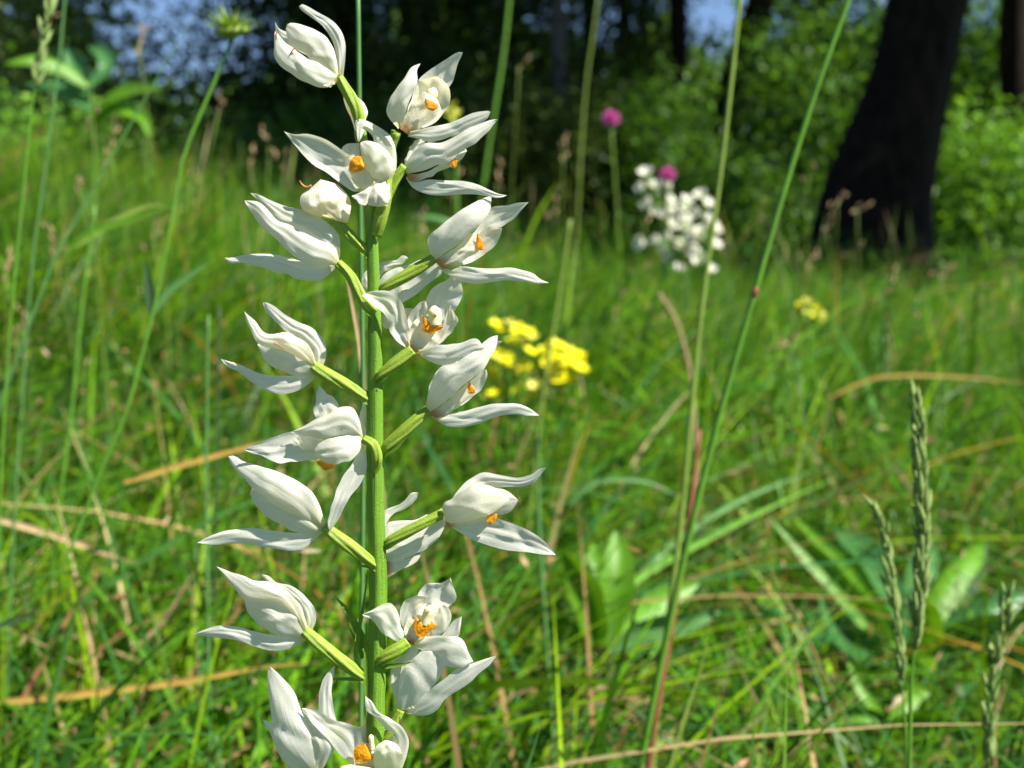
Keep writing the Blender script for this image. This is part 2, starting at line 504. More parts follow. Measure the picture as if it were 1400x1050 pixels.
LS = 'dense dark evergreen tree with branches to the ground behind the meadow'
for (px, D, h, r) in [(440, 11.5, 6.5, 1.2), (480, 12.5, 7.5, 1.7), (590, 11.0, 7.0, 1.6), (690, 13.0, 7.5, 1.7), (800, 14.5, 7.5, 1.6),
                      (560, 15.0, 9, 1.8), (845, 16, 7.5, 1.0)]:
    spruce(px, D, h, r, LS, dens=7500)


# shrubs
def shrub(px, D, h, w, label, cols, count, size=0.06, sig=0.16, name='shrub', group=None, clumps=46, zc=None):
    b = onground(px, D)
    zc = h * .52 if zc is None else zc
    c = b + np.array((0, 0, zc))
    paths = [b, b + np.array((0.02, 0, h * .35)), b + np.array((-.03, 0.02, h * .7))]
    tree(name, label, paths, [0.03, 0.022, 0.008], [(c, (w * .5, w * .45, h * .5))], cols, count, count // 3, low_size=size, high_size=size * 1.6,
         clumps=clumps, sig=sig, limbs=9, cat='shrub', group=group, sides=8)


shrub(1325, 7.2, 1.15, 1.0, 'bright green leafy shrub beside the thick leaning trunk', BRIGHTG, 8500, 0.055)
shrub(1390, 9.5, 2.6, 1.3, 'tall green leafy bush beyond the bright shrub', MIDG, 9000, 0.07, sig=.2)
shrub(1265, 10.0, 2.8, 1.6, 'tall mid green bush behind the leaning trunk', MIDG, 9000, 0.07, sig=.22)
shrub(1120, 9.0, 2.2, 1.5, 'green bush filling the space beside the thick leaning trunk, behind the jointed stem', MIDG, 9000, 0.065, sig=.2)
shrub(1115, 10.5, 2.7, 1.3, 'tall airy bush between the sky gap and the leaning trunk', MIDG, 6000, 0.07, sig=.22)
shrub(905, 9.0, 1.35, 1.1, 'green bush behind the white and pink flowers', MIDG, 7500, 0.06)
shrub(820, 9.6, 1.5, 1.1, 'olive green bush in front of the dark wood', [(0.06, 0.10, 0.02), (0.08, 0.12, 0.03)], 6000, 0.06)
shrub(1010, 9.5, 1.0, 1.0, 'low dark bush beneath the blue sky gap', DARKG, 6000, 0.06)
OLIVE = [(0.085, 0.13, 0.025), (0.11, 0.15, 0.035), (0.06, 0.12, 0.02)]
shrub(560, 8.2, 1.05, 1.0, 'olive bush low before the dark evergreens behind the orchid', OLIVE, 5000, 0.06)
shrub(700, 8.6, 1.25, 1.1, 'olive bush beside the grey trunk', OLIVE, 5000, 0.06)
shrub(430, 9.0, 0.95, 1.0, 'low green bush behind the upper orchid flowers', MIDG, 4500, 0.06)
shrub(980, 7.8, 0.85, 0.9, 'low green bush between white blossoms and leaning trunk', MIDG, 4500, 0.055)
shrub(40, 6.2, .62, 1.1, 'low sunlit herb thicket under the pale tree', BRIGHTG, 4200, 0.05, sig=.13, name='low_shrub')
shrub(185, 6.6, .60, 1.2, 'low sunlit herb thicket under the open dark bush', BRIGHTG + OLIVE, 4200, 0.05, sig=.13, name='low_shrub')
shrub(335, 6.9, .55, 1.1, 'low olive herb thicket before the first dark evergreen', OLIVE + MIDG, 3800, 0.05, sig=.13, name='low_shrub')
shrub(300, 11.0, 2.1, 1.5, 'dark thin bush with blue sky showing through it', DARKG, 1500, 0.075, sig=.3)
shrub(215, 11.5, 2.2, 1.4, 'dark open bush next to pale tree', DARKG, 800, 0.075, sig=.32)
shrub(60, 13.0, 2.9, 2.2, 'pale grey green tree crown behind tall grass at meadow rim', PALEG, 6500, 0.09, sig=.35, name='pale_tree')


def far_forest():
    n = 110000
    y = rng.uniform(20, 34, n); px = rng.uniform(-1100, 2500, n)
    x = (px - 700) / FPX * y
    lump = 2.6 + 2.2 * patch_(px * .013) + 1.5 * patch_(px * .041 + 2)
    z = rng.uniform(-.6, 1, n) ** 1 * 0 + rng.uniform(0, 1, n) ** .8 * lump * y / 24 - .5
    py = 287 - (z - H) / y * FPX
    def gap(cx, cy, rx, ry):
        return ((px - cx) / rx) ** 2 + ((py - cy) / ry) ** 2 < rng.uniform(.5, 1.2, n)
    g = gap(225, 30, 110, 120) | gap(972, 10, 52, 75) | gap(1050, 40, 26, 50) | gap(20, -20, 110, 70) | gap(1290, 225, 22, 30) | gap(310, 110, 30, 34)
    keep = ~g
    x, y, z = x[keep], y[keep], z[keep]; n = len(x)
    p = np.stack([x, y, z], 1)
    v, q, c = leaf_cloud(p, .25, n, .3, DARKG + MIDG)
    o = fast_mesh('far_forest', v, q, M['leaf'], c, smooth=False)
    o['kind'] = 'stuff'
    tag(o, 'dark leafy wood in the far distance with gaps of blue sky', 'forest')


def patch_(a):
    return .5 + .3 * np.sin(a) + .2 * np.sin(2.3 * a + 1)


far_forest()

# ------------------------------------------------------------------ meadow grass
GREENS = np.array([(0.072, 0.215, 0.005), (0.11, 0.27, 0.006), (0.042, 0.15, 0.008), (0.045, 0.17, 0.035), (0.175, 0.31, 0.008), (0.028, 0.11, 0.010)])
STRAWS = np.array([(0.45, 0.31, 0.13), (0.36, 0.22, 0.09), (0.50, 0.38, 0.18), (0.30, 0.15, 0.07)])


def clearing(x, y):
    """the sward is short round the broad-leaved plants"""
    k = np.ones_like(x)
    for (cx, cy, r) in ((.085, .66, .10), (.085, .56, .10), (.285, .80, .17), (.27, .68, .16), (.235, .60, .12)):
        d = np.hypot(x - cx, y - cy)
        k = np.minimum(k, np.clip(.45 + .55 * (d - r * .6) / (r * .6), .45, 1))
    return k


def blades(n, x, y, h, lean, ldir, wid, seg, cols, droop=0.5, z=None, roll=None, prof='blade'):
    """vectorised curved blades -> verts, quads, colours"""
    t = np.linspace(0, 1, seg + 1)
    z0 = gz(x, y) if z is None else z
    d = np.stack([np.cos(ldir), np.sin(ldir)], 1)
    out = lean[:, None] * h[:, None] * (t ** 1.7)[None, :]
    zz = h[:, None] * (t[None, :] - (droop * lean)[:, None] * 0.55 * (t ** 2.2)[None, :])
    P = np.zeros((n, seg + 1, 3))
    P[..., 0] = x[:, None] + d[:, :1] * out
    P[..., 1] = y[:, None] + d[:, 1:] * out
    P[..., 2] = z0[:, None] + zz - 0.004
    ra = ldir + np.pi / 2 + (rng.normal(0, .7, n) if roll is None else roll)
    s = np.stack([np.cos(ra), np.sin(ra), rng.normal(0, .25, n)], 1)
    w = wid[:, None] * 0.5 * (np.clip(1 - t ** 2.2, 0.03, 1) * (0.65 + 0.35 * np.minimum(1, 3 * t)))[None, :]
    if prof == 'culm':
        w = wid[:, None] * 0.5 * np.where(t > .78, np.clip(1.3 * np.sin(np.pi * (t - .74) / .27), .1, 1.3), .32)[None, :]
    A = P - s[:, None, :] * w[..., None]
    B = P + s[:, None, :] * w[..., None]
    V = np.stack([A, B], 2).reshape(n, -1, 3)
    base = (np.arange(n) * (seg + 1) * 2)[:, None]
    i = np.arange(seg) * 2
    Q = np.stack([base + i, base + i + 1, base + i + 3, base + i + 2], 2).reshape(-1, 4)
    C = np.repeat(cols, (seg + 1) * 2, axis=0)
    return V.reshape(-1, 3), Q, C


def wedge(n, y0, y1, margin=0.35, slope=0.50, power=1.0):
    u = rng.uniform(0, 1, n)
    # uniform over the wedge's area
    a, b = slope, margin
    A0, A1 = a * y0**2 / 2 + b * y0, a * y1**2 / 2 + b * y1
    A = A0 + u * (A1 - A0)
    y = (-b + np.sqrt(b * b + 2 * a * A)) / a
    x = rng.uniform(-1, 1, n) * (a * y + b)
    return x, y


def patch(x, y, f=2.0, ph=0.0):
    return 0.5 + 0.25 * (np.sin(f * 1.9 * x + 3 * np.sin(f * y + ph)) + np.sin(f * 2.3 * y + 2 * np.sin(f * 1.4 * x + ph)))


def grass_cols(n, x, y, straw=0.08):
    c = GREENS[rng.integers(0, len(GREENS), n)] * rng.uniform(0.5, 1.1, n)[:, None]
    p = patch(x, y, 2.4)[:, None]
    c = c * (0.75 + 0.5 * p) + np.array((0.018, 0.025, 0)) * p
    st = rng.uniform(0, 1, n) < straw
    c[st] = STRAWS[rng.integers(0, len(STRAWS), st.sum())] * rng.uniform(.6, 1.1, st.sum())[:, None]
    return c


def height_cap(x, y, h, D_safe=0.36):
    """keep tips below the picture near the lens, so no blade hangs in front of the orchid"""
    yy = np.maximum(y - 0.05, 0.0)
    cap = H - yy * math.tan(R(28.3)) - 0.012 - gz(x, y)
    near = y < D_safe
    h = np.where(near, np.minimum(h, np.maximum(cap, 0.02)), h)
    return h


def build_grass():
    Vs, Qs, Cs = [], [], []
    off = 0

    def put(r):
        nonlocal off
        v, q, c = r
        Vs.append(v); Qs.append(q + off); Cs.append(c); off += len(v)

    wind = 0.25
    # near turf
    n = 9500
    x, y = wedge(n, 0.10, 1.25, margin=0.25, slope=.52)
    h = rng.gamma(6, 0.022, n) + 0.03
    h = height_cap(x, y, np.minimum(h, 0.26)) * clearing(x, y)
    put(blades(n, x, y, h, rng.uniform(.1, 1.7, n), rng.normal(wind, 1.5, n), rng.gamma(5, .0006, n) + .0008, 8, grass_cols(n, x, y, .10)))
    # fine undergrowth of the near turf
    n = 15000
    x, y = wedge(n, 0.25, 1.3, margin=0.25, slope=.52)
    h = rng.uniform(0.02, 0.08, n) * clearing(x, y)
    put(blades(n, x, y, h, rng.uniform(.2, 2.4, n), rng.uniform(0, 6.28, n), rng.uniform(.001, .0030, n), 4, grass_cols(n, x, y, .25)))
    # middle
    n = 24000
    x, y = wedge(n, 1.2, 3.4, margin=0.35, slope=.5)
    h = rng.gamma(6, 0.026, n) + 0.04 + 0.06 * patch(x, y, 1.7, 1.0) + np.clip(-x, 0, 1) * .10
    put(blades(n, x, y, np.minimum(h, .38), rng.uniform(.1, 1.5, n), rng.normal(wind, 1.2, n), rng.gamma(5, .0009, n) + .0012, 6, grass_cols(n, x, y, .05)))
    # far
    n = 42000
    x, y = wedge(n, 3.3, 9.5, margin=0.6, slope=.52)
    h = rng.gamma(6, 0.030, n) + 0.05 + 0.08 * patch(x, y, 1.0, 1.0) + np.clip(-x * .11, 0, .26)
    put(blades(n, x, y, np.minimum(h, .62), rng.uniform(.2, 1.5, n), rng.normal(wind, 1.4, n), rng.gamma(5, .0013, n) + .002, 4, grass_cols(n, x, y, .06) * 1.2))
    n = 22000
    x, y = wedge(n, 9.2, 24, margin=1.0, slope=.55)
    h = rng.gamma(7, 0.03, n) + 0.08
    put(blades(n, x, y, h, rng.uniform(.1, 1.0, n), rng.uniform(0, 6.28, n), rng.uniform(.008, .018, n), 3, grass_cols(n, x, y, .05)))
    n = 2600                                    # rank grass round the foot of the leaning trunk and along the wood's edge
    x = np.concatenate([rng.uniform(1.1, 2.9, 1600), rng.uniform(-3, 3, 1000)]); y = np.concatenate([rng.uniform(4.3, 5.6, 1600), rng.uniform(5.5, 7.5, 1000)])
    h = rng.uniform(.18, .48, n)
    put(blades(n, x, y, h, rng.uniform(.2, 1.4, n), rng.normal(wind, 1.5, n), rng.uniform(.004, .009, n), 5, grass_cols(n, x, y, .12)))
    # tussocks of one kind of grass each
    m, k = 1100, 16
    cx, cy = wedge(m, 0.55, 5.0, margin=0.3, slope=.5)
    hue = np.array([(0.14, 0.30, 0.008), (0.08, 0.26, 0.010), (0.05, 0.19, 0.05), (0.18, 0.29, 0.015), (0.04, 0.15, 0.008)])[rng.integers(0, 5, m)] * rng.uniform(.7, 1.15, m)[:, None]
    th = rng.uniform(.09, .24, m) + .03 * np.minimum(cy, 3)
    n = m * k
    x = np.repeat(cx, k) + rng.normal(0, .012, n); y = np.repeat(cy, k) + rng.normal(0, .012, n)
    h = np.repeat(th, k) * rng.uniform(.55, 1.1, n) * clearing(x, y)
    put(blades(n, x, y, h, rng.uniform(.3, 1.9, n), rng.uniform(0, 6.28, n), (rng.gamma(5, .0006, n) + .0012) * (1 + .25 * y), 6, np.repeat(hue, k, axis=0) * rng.uniform(.8, 1.2, n)[:, None]))
    # taller flowering culms rising out of the sward, denser up the slope
    n = 1100
    x, y = wedge(n, 1.3, 6.0, margin=0.3, slope=.5)
    keep = rng.uniform(0, 1, n) < np.clip(.75 - .5 * x / (.5 * y + .3), .15, 1)
    x, y = x[keep], y[keep]; n = len(x)
    h = rng.uniform(.26, .52, n)
    cc = np.array([(0.15, 0.25, 0.04), (0.24, 0.27, 0.08), (0.36, 0.30, 0.14), (0.11, 0.22, 0.04)])[rng.integers(0, 4, n)] * rng.uniform(.7, 1.1, n)[:, None]
    put(blades(n, x, y, h, rng.uniform(.05, .5, n), rng.normal(wind, 1.5, n), rng.uniform(.0018, .0036, n), 9, cc, prof='culm'))
    # the same meadow goes on to both sides
    n = 42000
    y = 9.0 * rng.uniform(0, 1, n) ** .7 + .3
    x = (rng.uniform(0, 1, n) * (.9 * y + .9) + .5 * y + .3) * rng.choice([-1, 1], n)
    h = rng.gamma(6, .026, n) + .05
    put(blades(n, x, y, np.minimum(h, .4), rng.uniform(.2, 1.5, n), rng.normal(wind, 1.4, n), (rng.gamma(5, .0009, n) + .0015) * (1 + .22 * y), 4, grass_cols(n, x, y, .06)))
    # beside and behind the camera
    n = 9000
    x = rng.uniform(-1.6, 1.6, n); y = rng.uniform(-1.2, .9, n)
    keep = (np.abs(x) > 0.56 * np.maximum(y, 0) + 0.22) | (y < -0.15)
    x, y = x[keep], y[keep]; n = len(x)
    put(blades(n, x, y, rng.gamma(7, .016, n) + .03, rng.uniform(.1, 1.4, n), rng.uniform(0, 6.28, n), rng.uniform(.0015, .0035, n), 4, grass_cols(n, x, y, .08)))
    g = fast_mesh('meadow_grass', np.concatenate(Vs), np.concatenate(Qs), M['grass'], np.concatenate(Cs))
    g['kind'] = 'stuff'
    tag(g, 'dense green meadow grass of thin curved blades covering the ground', 'grass')

    # dry straw lying in the turf
    n = 3800
    x, y = wedge(n, 0.3, 3.2, margin=0.25, slope=.5)
    L = rng.uniform(.03, .14, n)
    z = gz(x, y) + rng.uniform(.005, .09, n)
    az = rng.uniform(0, 6.28, n)
    cols = STRAWS[rng.integers(0, 4, n)] * rng.uniform(.6, 1.15, n)[:, None]
    dirv = np.stack([np.cos(az), np.sin(az), rng.normal(0, .22, n)], 1)
    t = np.linspace(-.5, .5, 4)
    P = np.stack([x, y, z], 1)[:, None, :] + dirv[:, None, :] * (L[:, None] * t[None, :])[..., None]
    P[..., 2] -= (t ** 2)[None, :] * L[:, None] * .6
    P[..., 2] = np.maximum(P[..., 2], gz(P[..., 0], P[..., 1]) + .002)
    s = np.stack([-np.sin(az), np.cos(az), rng.normal(0, .6, n)], 1) * rng.uniform(.0005, .0013, n)[:, None]
    V = np.stack([P - s[:, None, :], P + s[:, None, :]], 2).reshape(-1, 3)
    b = (np.arange(n) * 8)[:, None]; i = np.arange(3) * 2
    Q = np.stack([b + i, b + i + 1, b + i + 3, b + i + 2], 2).reshape(-1, 4)
    cols = np.repeat(cols, 8, axis=0)
    m = 2600                                   # shed husks caught among the blades
    x, y = wedge(m, 0.42, 3.0, margin=0.25, slope=.5)
    c = np.stack([x, y, gz(x, y) + rng.uniform(.03, .2, m)], 1)
    a = rng.normal(0, 1, (m, 3)); a /= np.linalg.norm(a, axis=1)[:, None]
    b2 = np.cross(a, rng.normal(0, 1, (m, 3))); b2 /= np.linalg.norm(b2, axis=1)[:, None]
    L2 = rng.uniform(.0022, .0065, m)[:, None]; w2 = L2 * rng.uniform(.2, .35, m)[:, None]
    V2 = np.stack([c - a * L2, c - b2 * w2, c + a * L2, c + b2 * w2], 1).reshape(-1, 3)
    Q = np.concatenate([Q, np.arange(m * 4).reshape(-1, 4) + len(V)]); V = np.concatenate([V, V2])
    cols = np.concatenate([cols, np.repeat(np.array([(.55, .36, .2), (.5, .26, .14), (.6, .46, .3)])[rng.integers(0, 3, m)], 4, axis=0)])
    o = fast_mesh('dry_litter', V, Q, M['grass'], cols)
    o['kind'] = 'stuff'
    tag(o, 'tan dry straw lying between the grass blades', 'straw')

    # small round leaves of the ground cover
    n = 7000
    x, y = wedge(n, 0.4, 2.2, margin=0.25, slope=.5)
    p = patch(x, y, 5.0, 2.0); keep = p > .45
    x, y = x[keep], y[keep]; n = len(x)
    c = np.stack([x, y, gz(x, y) + rng.uniform(.01, .075, n)], 1)
    a = rng.normal(0, 1, (n, 3)); a[:, 2] *= .4; a /= np.linalg.norm(a, axis=1)[:, None]
    nr = rng.normal(0, .5, (n, 3)); nr[:, 2] += 1
    bb = np.cross(nr, a); bb /= np.linalg.norm(bb, axis=1)[:, None]
    s = rng.uniform(.003, .0075, n)[:, None]
    ang = np.linspace(0, 2 * np.pi, 6, endpoint=False)
    V = c[:, None, :] + a[:, None, :] * (np.cos(ang)[None, :, None] * s[:, None] * 1.5) + bb[:, None, :] * (np.sin(ang)[None, :, None] * s[:, None] * .85)
    f = (np.arange(n) * 6)[:, None]
    Q = np.concatenate([f + np.array([[0, 1, 2, 3]]), f + np.array([[0, 3, 4, 5]])], 0)
    gc = GREENS[rng.integers(0, len(GREENS), n)] * rng.uniform(.8, 1.6, n)[:, None]
    o = fast_mesh('ground_cover', V.reshape(-1, 3), Q, M['grass'], np.repeat(gc, 6, axis=0))
    o['kind'] = 'stuff'
    tag(o, 'tiny green leaves of low herbs under the grass', 'herbs')


build_grass()


# ------------------------------------------------------------------ single stems, blades and seed heads that stand out
def to_ground(pts, rad):
    """pts: world points from the top down; run the last one on to the ground"""
    p = [np.asarray(q, float) for q in pts]
    last, prev = p[-1], p[-2]
    d = last - prev; d = d / (np.linalg.norm(d) + 1e-9)
    if d[2] > -0.35:
        d = np.array((d[0] * .7, d[1] * .7, -0.5)); d /= np.linalg.norm(d)
    g = last.copy()
    for _ in range(200):
        if g[2] <= gz(g[0], g[1]) - .004:
            break
        g = g + d * 0.01
        d[2] -= 0.02; d /= np.linalg.norm(d)
    if np.linalg.norm(g - last) > 0.004:
        p.append(g); rad = list(rad) + [rad[-1]]
    return p, rad


def px_stem(path, D, r_px, mat, label, name='tall_grass_stalk', cat='grass stem', group=None, D2=None, node=None, ground=True):
    """round stem through photo pixels (top to bottom) at distance D (to D2 at the bottom)"""
    n = len(path)
    Ds = np.linspace(D, D2 or D, n)
    y0 = path[0][1]
    w = [W(x, y, d + 0) for (x, y), d in zip(path, Ds)]
    rr = np.linspace(r_px[0], r_px[1], n) * np.mean(Ds) / FPX
    if ground:
        w, rr = to_ground(w, list(rr))
    base = w[-1]
    t = thing(name, base, label, cat, group)
    tube('stalk', w, rr, M[mat], t, n=36, sides=8)
    if node is not None:
        p = W(node[0], node[1], D)
        d = (w[1] - w[0]); d /= np.linalg.norm(d)
        r = rr[0] * 1.3
        tube('node', [p - d * r * 1.6, p, p + d * r * 1.6], [r * .6, r, r * .6], M['redstem'], t, n=7, sides=8)
    return t


def ribbon_geo(P, side, w, fold=0.25):
    """curved leaf blade: P (n,3) midrib, side (n,3), half widths; V-shaped section with 5 points"""
    n = len(P)
    T = np.gradient(P, axis=0); T /= np.linalg.norm(T, axis=1)[:, None] + 1e-12
    side = side - T * np.sum(side * T, 1)[:, None]; side /= np.linalg.norm(side, axis=1)[:, None] + 1e-12
    nr = np.cross(T, side)
    s = np.array([-1, -.5, 0, .5, 1])
    V = P[:, None, :] + side[:, None, :] * (s[None, :, None] * w[:, None, None]) + nr[:, None, :] * ((np.abs(s) ** 1.4)[None, :, None] * w[:, None, None] * fold)
    F = []
    for i in range(n - 1):
        for j in range(4):
            a = i * 5 + j
            F.append((a, a + 1, a + 6, a + 5))
    uv = np.stack([np.tile((s + 1) / 2, n), np.repeat(np.linspace(0, 1, n), 5)], 1)
    return V.reshape(-1, 3), F, uv


def px_blade(path, D, w_px, mat, label=None, name='grass_leaf', cat='grass blade', group=None, D2=None, parent=None, n=18, side=None, fold=0.3,
             shape=None, part='leaf', ground=False):
    """flat blade through photo pixels, base first; with parent it becomes a part"""
    m = len(path)
    Ds = np.linspace(D, D2 or D, m)
    w = [W(x, y, d) for (x, y), d in zip(path, Ds)]
    if ground:
        q, _ = to_ground(w[::-1], [0] * m); w = q[::-1]
    P = catmull(np.array(w), n)
    t = np.linspace(0, 1, n)
    sh = shape(t) if shape else np.clip(1 - t ** 2.5, .04, 1) * (0.6 + 0.4 * np.minimum(1, 4 * t))
    hw = sh * w_px * 0.5 * np.mean(Ds) / FPX
    if shape is not None:
        hw = hw * (1 + .07 * np.sin(17 * t + path[-1][0]))
        P = P + np.outer(np.sin(6 * t + path[-1][1]) * t, FWD) * hw.max() * .35 - np.outer(t ** 3, UP) * hw.max() * .3
    if side is None:
        T = P[-1] - P[0]
        s0 = np.cross(T, FWD); s0 /= np.linalg.norm(s0) + 1e-9
        S = np.tile(s0, (n, 1))
    else:
        S = np.tile(np.asarray(side, float), (n, 1))
    V, F, uv = ribbon_geo(P, S, hw, fold)
    if parent is not None:
        return mesh_obj(part, V, F, M[mat], parent, uv=uv)
    o = mesh_obj(name, V, F, M[mat], uv=uv)
    return tag(o, label, cat, group)


def spikelet_mesh():
    prof = [(0, .12), (.15, .7), (.4, 1.0), (.7, .65), (.9, .25), (1, .03)]
    V, F = [], []
    s = 5
    for k, (z, r) in enumerate(prof):
        for j in range(s):
            a = 2 * math.pi * j / s
            V.append((0.16 * r * math.cos(a), 0.12 * r * math.sin(a), z))
    for k in range(len(prof) - 1):
        for j in range(s):
            F.append((k * s + j, k * s + (j + 1) % s, (k + 1) * s + (j + 1) % s, (k + 1) * s + j))
    F.append(tuple(range(s))[::-1]); F.append(tuple((len(prof) - 1) * s + j for j in range(s)))
    me = bpy.data.meshes.new('spikelet')
    me.from_pydata(V, [], F)
    me.polygons.foreach_set('use_smooth', np.ones(len(me.polygons), bool))
    return me


SPK = spikelet_mesh(); SPK.materials.append(M['spike'])
SPKD = spikelet_mesh(); SPKD.materials.append(M['dry'])


def put_shared(name, me, parent, loc, zaxis, scale, roll=0.0):
    o = bpy.data.objects.new(name, me)
    col.objects.link(o)
    o.parent = parent
    o.matrix_parent_inverse = Matrix.Translation(-Vector(WLOC.get(parent.name, (0, 0, 0))))
    q = Vector(zaxis).to_track_quat('Z', 'Y')
    from mathutils import Quaternion
    q = q @ Quaternion((0, 0, 1), roll)
    o.matrix_basis = Matrix.LocRotScale(Vector(loc), q, Vector(scale) if hasattr(scale, '__len__') else Vector((scale,) * 3))
    return o


def grass_spike(head, stalk, D, label, w_px, n=44, L_px=26, stalk_r=3.0, group='green grass seed spikes', mesh=None, gaps=0.0):
    """head: pixels top->bottom of the flowering part; stalk: pixels from there down"""
    full = [W(x, y, D) for x, y in head + stalk]
    rr = [stalk_r * .5 * D / FPX] * len(head) + [stalk_r * D / FPX] * len(stalk)
    pts, rr = to_ground(full, rr)
    t = thing('seed_spike_stalk', pts[-1], label, 'grass', group)
    tube('stalk', pts, rr, M['gstem'], t, n=40, sides=8)
    hp = catmull(np.array([W(x, y, D) for x, y in head]), 200)
    u = D / FPX
    for i in range(n):
        f = (i + rng.uniform(-.3, .3)) / n
        f = min(max(f, 0), 1)
        if gaps and (math.sin(f * 31) > 1 - gaps):
            continue
        j = int(f * 190) + 5
        ax = hp[j - 5] - hp[j]; ax /= np.linalg.norm(ax)
        a = i * 2.4 + rng.uniform(-.3, .3)
        e1 = np.cross(ax, FWD); e1 /= np.linalg.norm(e1); e2 = np.cross(ax, e1)
        o_ = math.cos(a) * e1 + math.sin(a) * e2
        wd = w_px * (0.35 + 0.65 * math.sin(math.pi * min(1, .12 + f * .95)))
        p = hp[j] + o_ * wd * .16 * u
        z = ax + o_ * rng.uniform(.05, .42) + rng.normal(0, .06, 3)
        put_shared('spikelet', mesh or SPK, t, p, z, L_px * u * rng.uniform(.6, 1.3), a)
    return t


# tall round stems
px_stem([(489, -40), (491, 120), (493, 300), (496, 500), (496, 700), (494, 900), (493, 1060)], .262, (3.0, 3.6), 'bluestem',
        'thin straight bluish green stem close behind the orchid', D2=.28)
px_stem([(1175, -40), (1120, 110), (1075, 250), (1031, 402), (990, 545), (945, 720), (905, 900), (872, 1065)], .40, (3.6, 5.2), 'gstem',
        'long slanting green grass stem with a brown joint', D2=.42, node=(1032, 400))
px_stem([(1016, -40), (1000, 110), (982, 260), (962, 400), (945, 560), (932, 700), (912, 860), (890, 1065)], .50, (2.8, 4.4), 'olivestem',
        'tall thin olive grass stem next to the jointed slanting stem', D2=.50)
px_stem([(957, 588), (946, 680), (938, 745), (918, 860), (900, 960), (885, 1060)], .47, (2.6, 4.6), 'redstem',
        'reddish brown dry grass stalk between two tall stems', D2=.45)
px_stem([(700, -40), (690, 60), (678, 140), (664, 230), (650, 330)], 2.1, (2.6, 2.2), 'gstem', 'upright green stem rising beside the top white flowers')
px_stem([(822, -40), (812, 40), (802, 110), (795, 200), (790, 300)], 2.3, (1.5, 1.4), 'olivestem', 'pale upright grass stalk in front of the dark wood')
px_stem([(92, -40), (80, 90), (62, 230), (45, 350), (32, 520), (20, 700)], .55, (1.4, 1.8), 'bluestem', 'thin bluish grass stem beside the pale flowering spike')
px_stem([(130, 280), (112, 420), (98, 560), (80, 700)], .62, (1.8, 2.2), 'gstem', 'short green grass stem near slanting bluish blade')
px_stem([(285, 430), (283, 560), (282, 690), (284, 830)], .5, (1.6, 2.2), 'bluestem', 'slim upright blue green stem beside the dark slim stem')
px_stem([(300, 420), (298, 560), (295, 700), (292, 900)], .62, (1.8, 2.2), 'darkstem', 'slim dark upright stem beside the blue green slim stem')
px_stem([(735, 600), (737, 720), (745, 850), (755, 1000)], .55, (2.4, 3.2), 'bluestem', 'slim upright bluish stem below the yellow flowers in the turf')
px_stem([(780, 300), (765, 400), (745, 520), (730, 650)], .9, (2.5, 2.5), 'olivestem', 'thin olive stem by the yellow flowers')
px_stem([(900, 400), (925, 440), (945, 520), (950, 600)], 1.0, (2, 2.5), 'dry', 'thin tan stalk arching below the white blossoms')

# flat blades
G = 'single grass blades standing out of the turf'
px_blade([(70, 365), (110, 290), (190, 150), (240, 65), (290, -15)], .5, 7.5, 'bluestem', 'long flat bluish grass blade crossing beneath the seed head', ground=True)
px_blade([(915, 1062), (940, 970), (962, 905), (971, 845)], .42, 13, 'olivestem', 'short pale green grass blade beside the tall slanting stems', ground=True)
px_blade([(1005, 1000), (1045, 985), (1020, 930), (996, 880)], .52, 8, 'dry', 'tan tipped short blade leaning in the turf', ground=True)
px_blade([(962, 1062), (975, 990), (985, 930), (992, 890)], .48, 9, 'gstem', 'dark green short blade beside tan tipped blade', ground=True)
px_blade([(815, 1060), (790, 1010), (765, 965)], .5, 9, 'goldblade', 'short yellow dry blade low in the turf', ground=True)
px_blade([(-20, 962), (120, 948), (250, 932), (365, 912), (440, 905)], .50, 11, 'goldblade', 'long golden dry blade lying across the turf', side=(0, .5, .85))
px_blade([(-20, 706), (60, 728), (130, 752), (186, 770)], .60, 10, 'dry', 'pale straw blade lying flat above the golden dry blade', side=(0, .5, .85))
px_blade([(170, 660), (250, 636), (345, 610), (420, 592)], .58, 9, 'goldblade', 'yellowish dry blade reaching behind the white flowers', side=(0, .5, .85))
px_blade([(500, 545), (494, 480), (484, 425), (472, 370)], .30, 9, 'dry', 'orange brown dry blade close behind the orchid stem', ground=False)
px_blade([(180, 890), (225, 848), (255, 800), (285, 755)], .6, 8, 'dry', 'tan slanting straw tilted above the golden blade', side=(0, .5, .85))
px_blade([(-10, 858), (30, 846), (62, 824)], .42, 9, 'darkstem', 'dark twig end poking in above the golden blade', side=(0, .3, .9))
px_blade([(640, 320), (600, 300), (560, 295)], 1.4, 12, 'bluestem', 'pale arched blade in the middle distance', side=(0, .3, .9))
px_blade([(780, 690), (810, 662), (850, 655), (890, 660), (930, 680)], .75, 9, 'bluestem', 'pale arching blade above the upright broad leaves', side=(0, .4, .9))
px_blade([(760, 900), (860, 800), (960, 740), (1060, 690), (1150, 650)], .7, 10, 'gstem', 'long dark green blade slanting across the turf', D2=.95)
px_blade([(800, 880), (900, 760), (1000, 690), (1120, 640)], .8, 11, 'bluestem', 'long blue green blade slanting above the broad leaves', D2=1.0)
px_blade([(90, 345), (160, 300), (210, 280), (235, 285)], .7, 12, 'olivestem', 'light green arching blade behind the slanting bluish blade', side=(0, .3, .9))
px_blade([(90, 350), (120, 320), (180, 300), (250, 275)], .62, 10, 'broad', 'fresh green blade leaning beneath the bluish blade', side=(0, .3, .9))
px_blade([(1130, 545), (1200, 516), (1290, 514), (1410, 524)], 1.2, 5, 'goldblade', 'yellowish arching dry stalk in the far grass', side=(0, .3, .9))
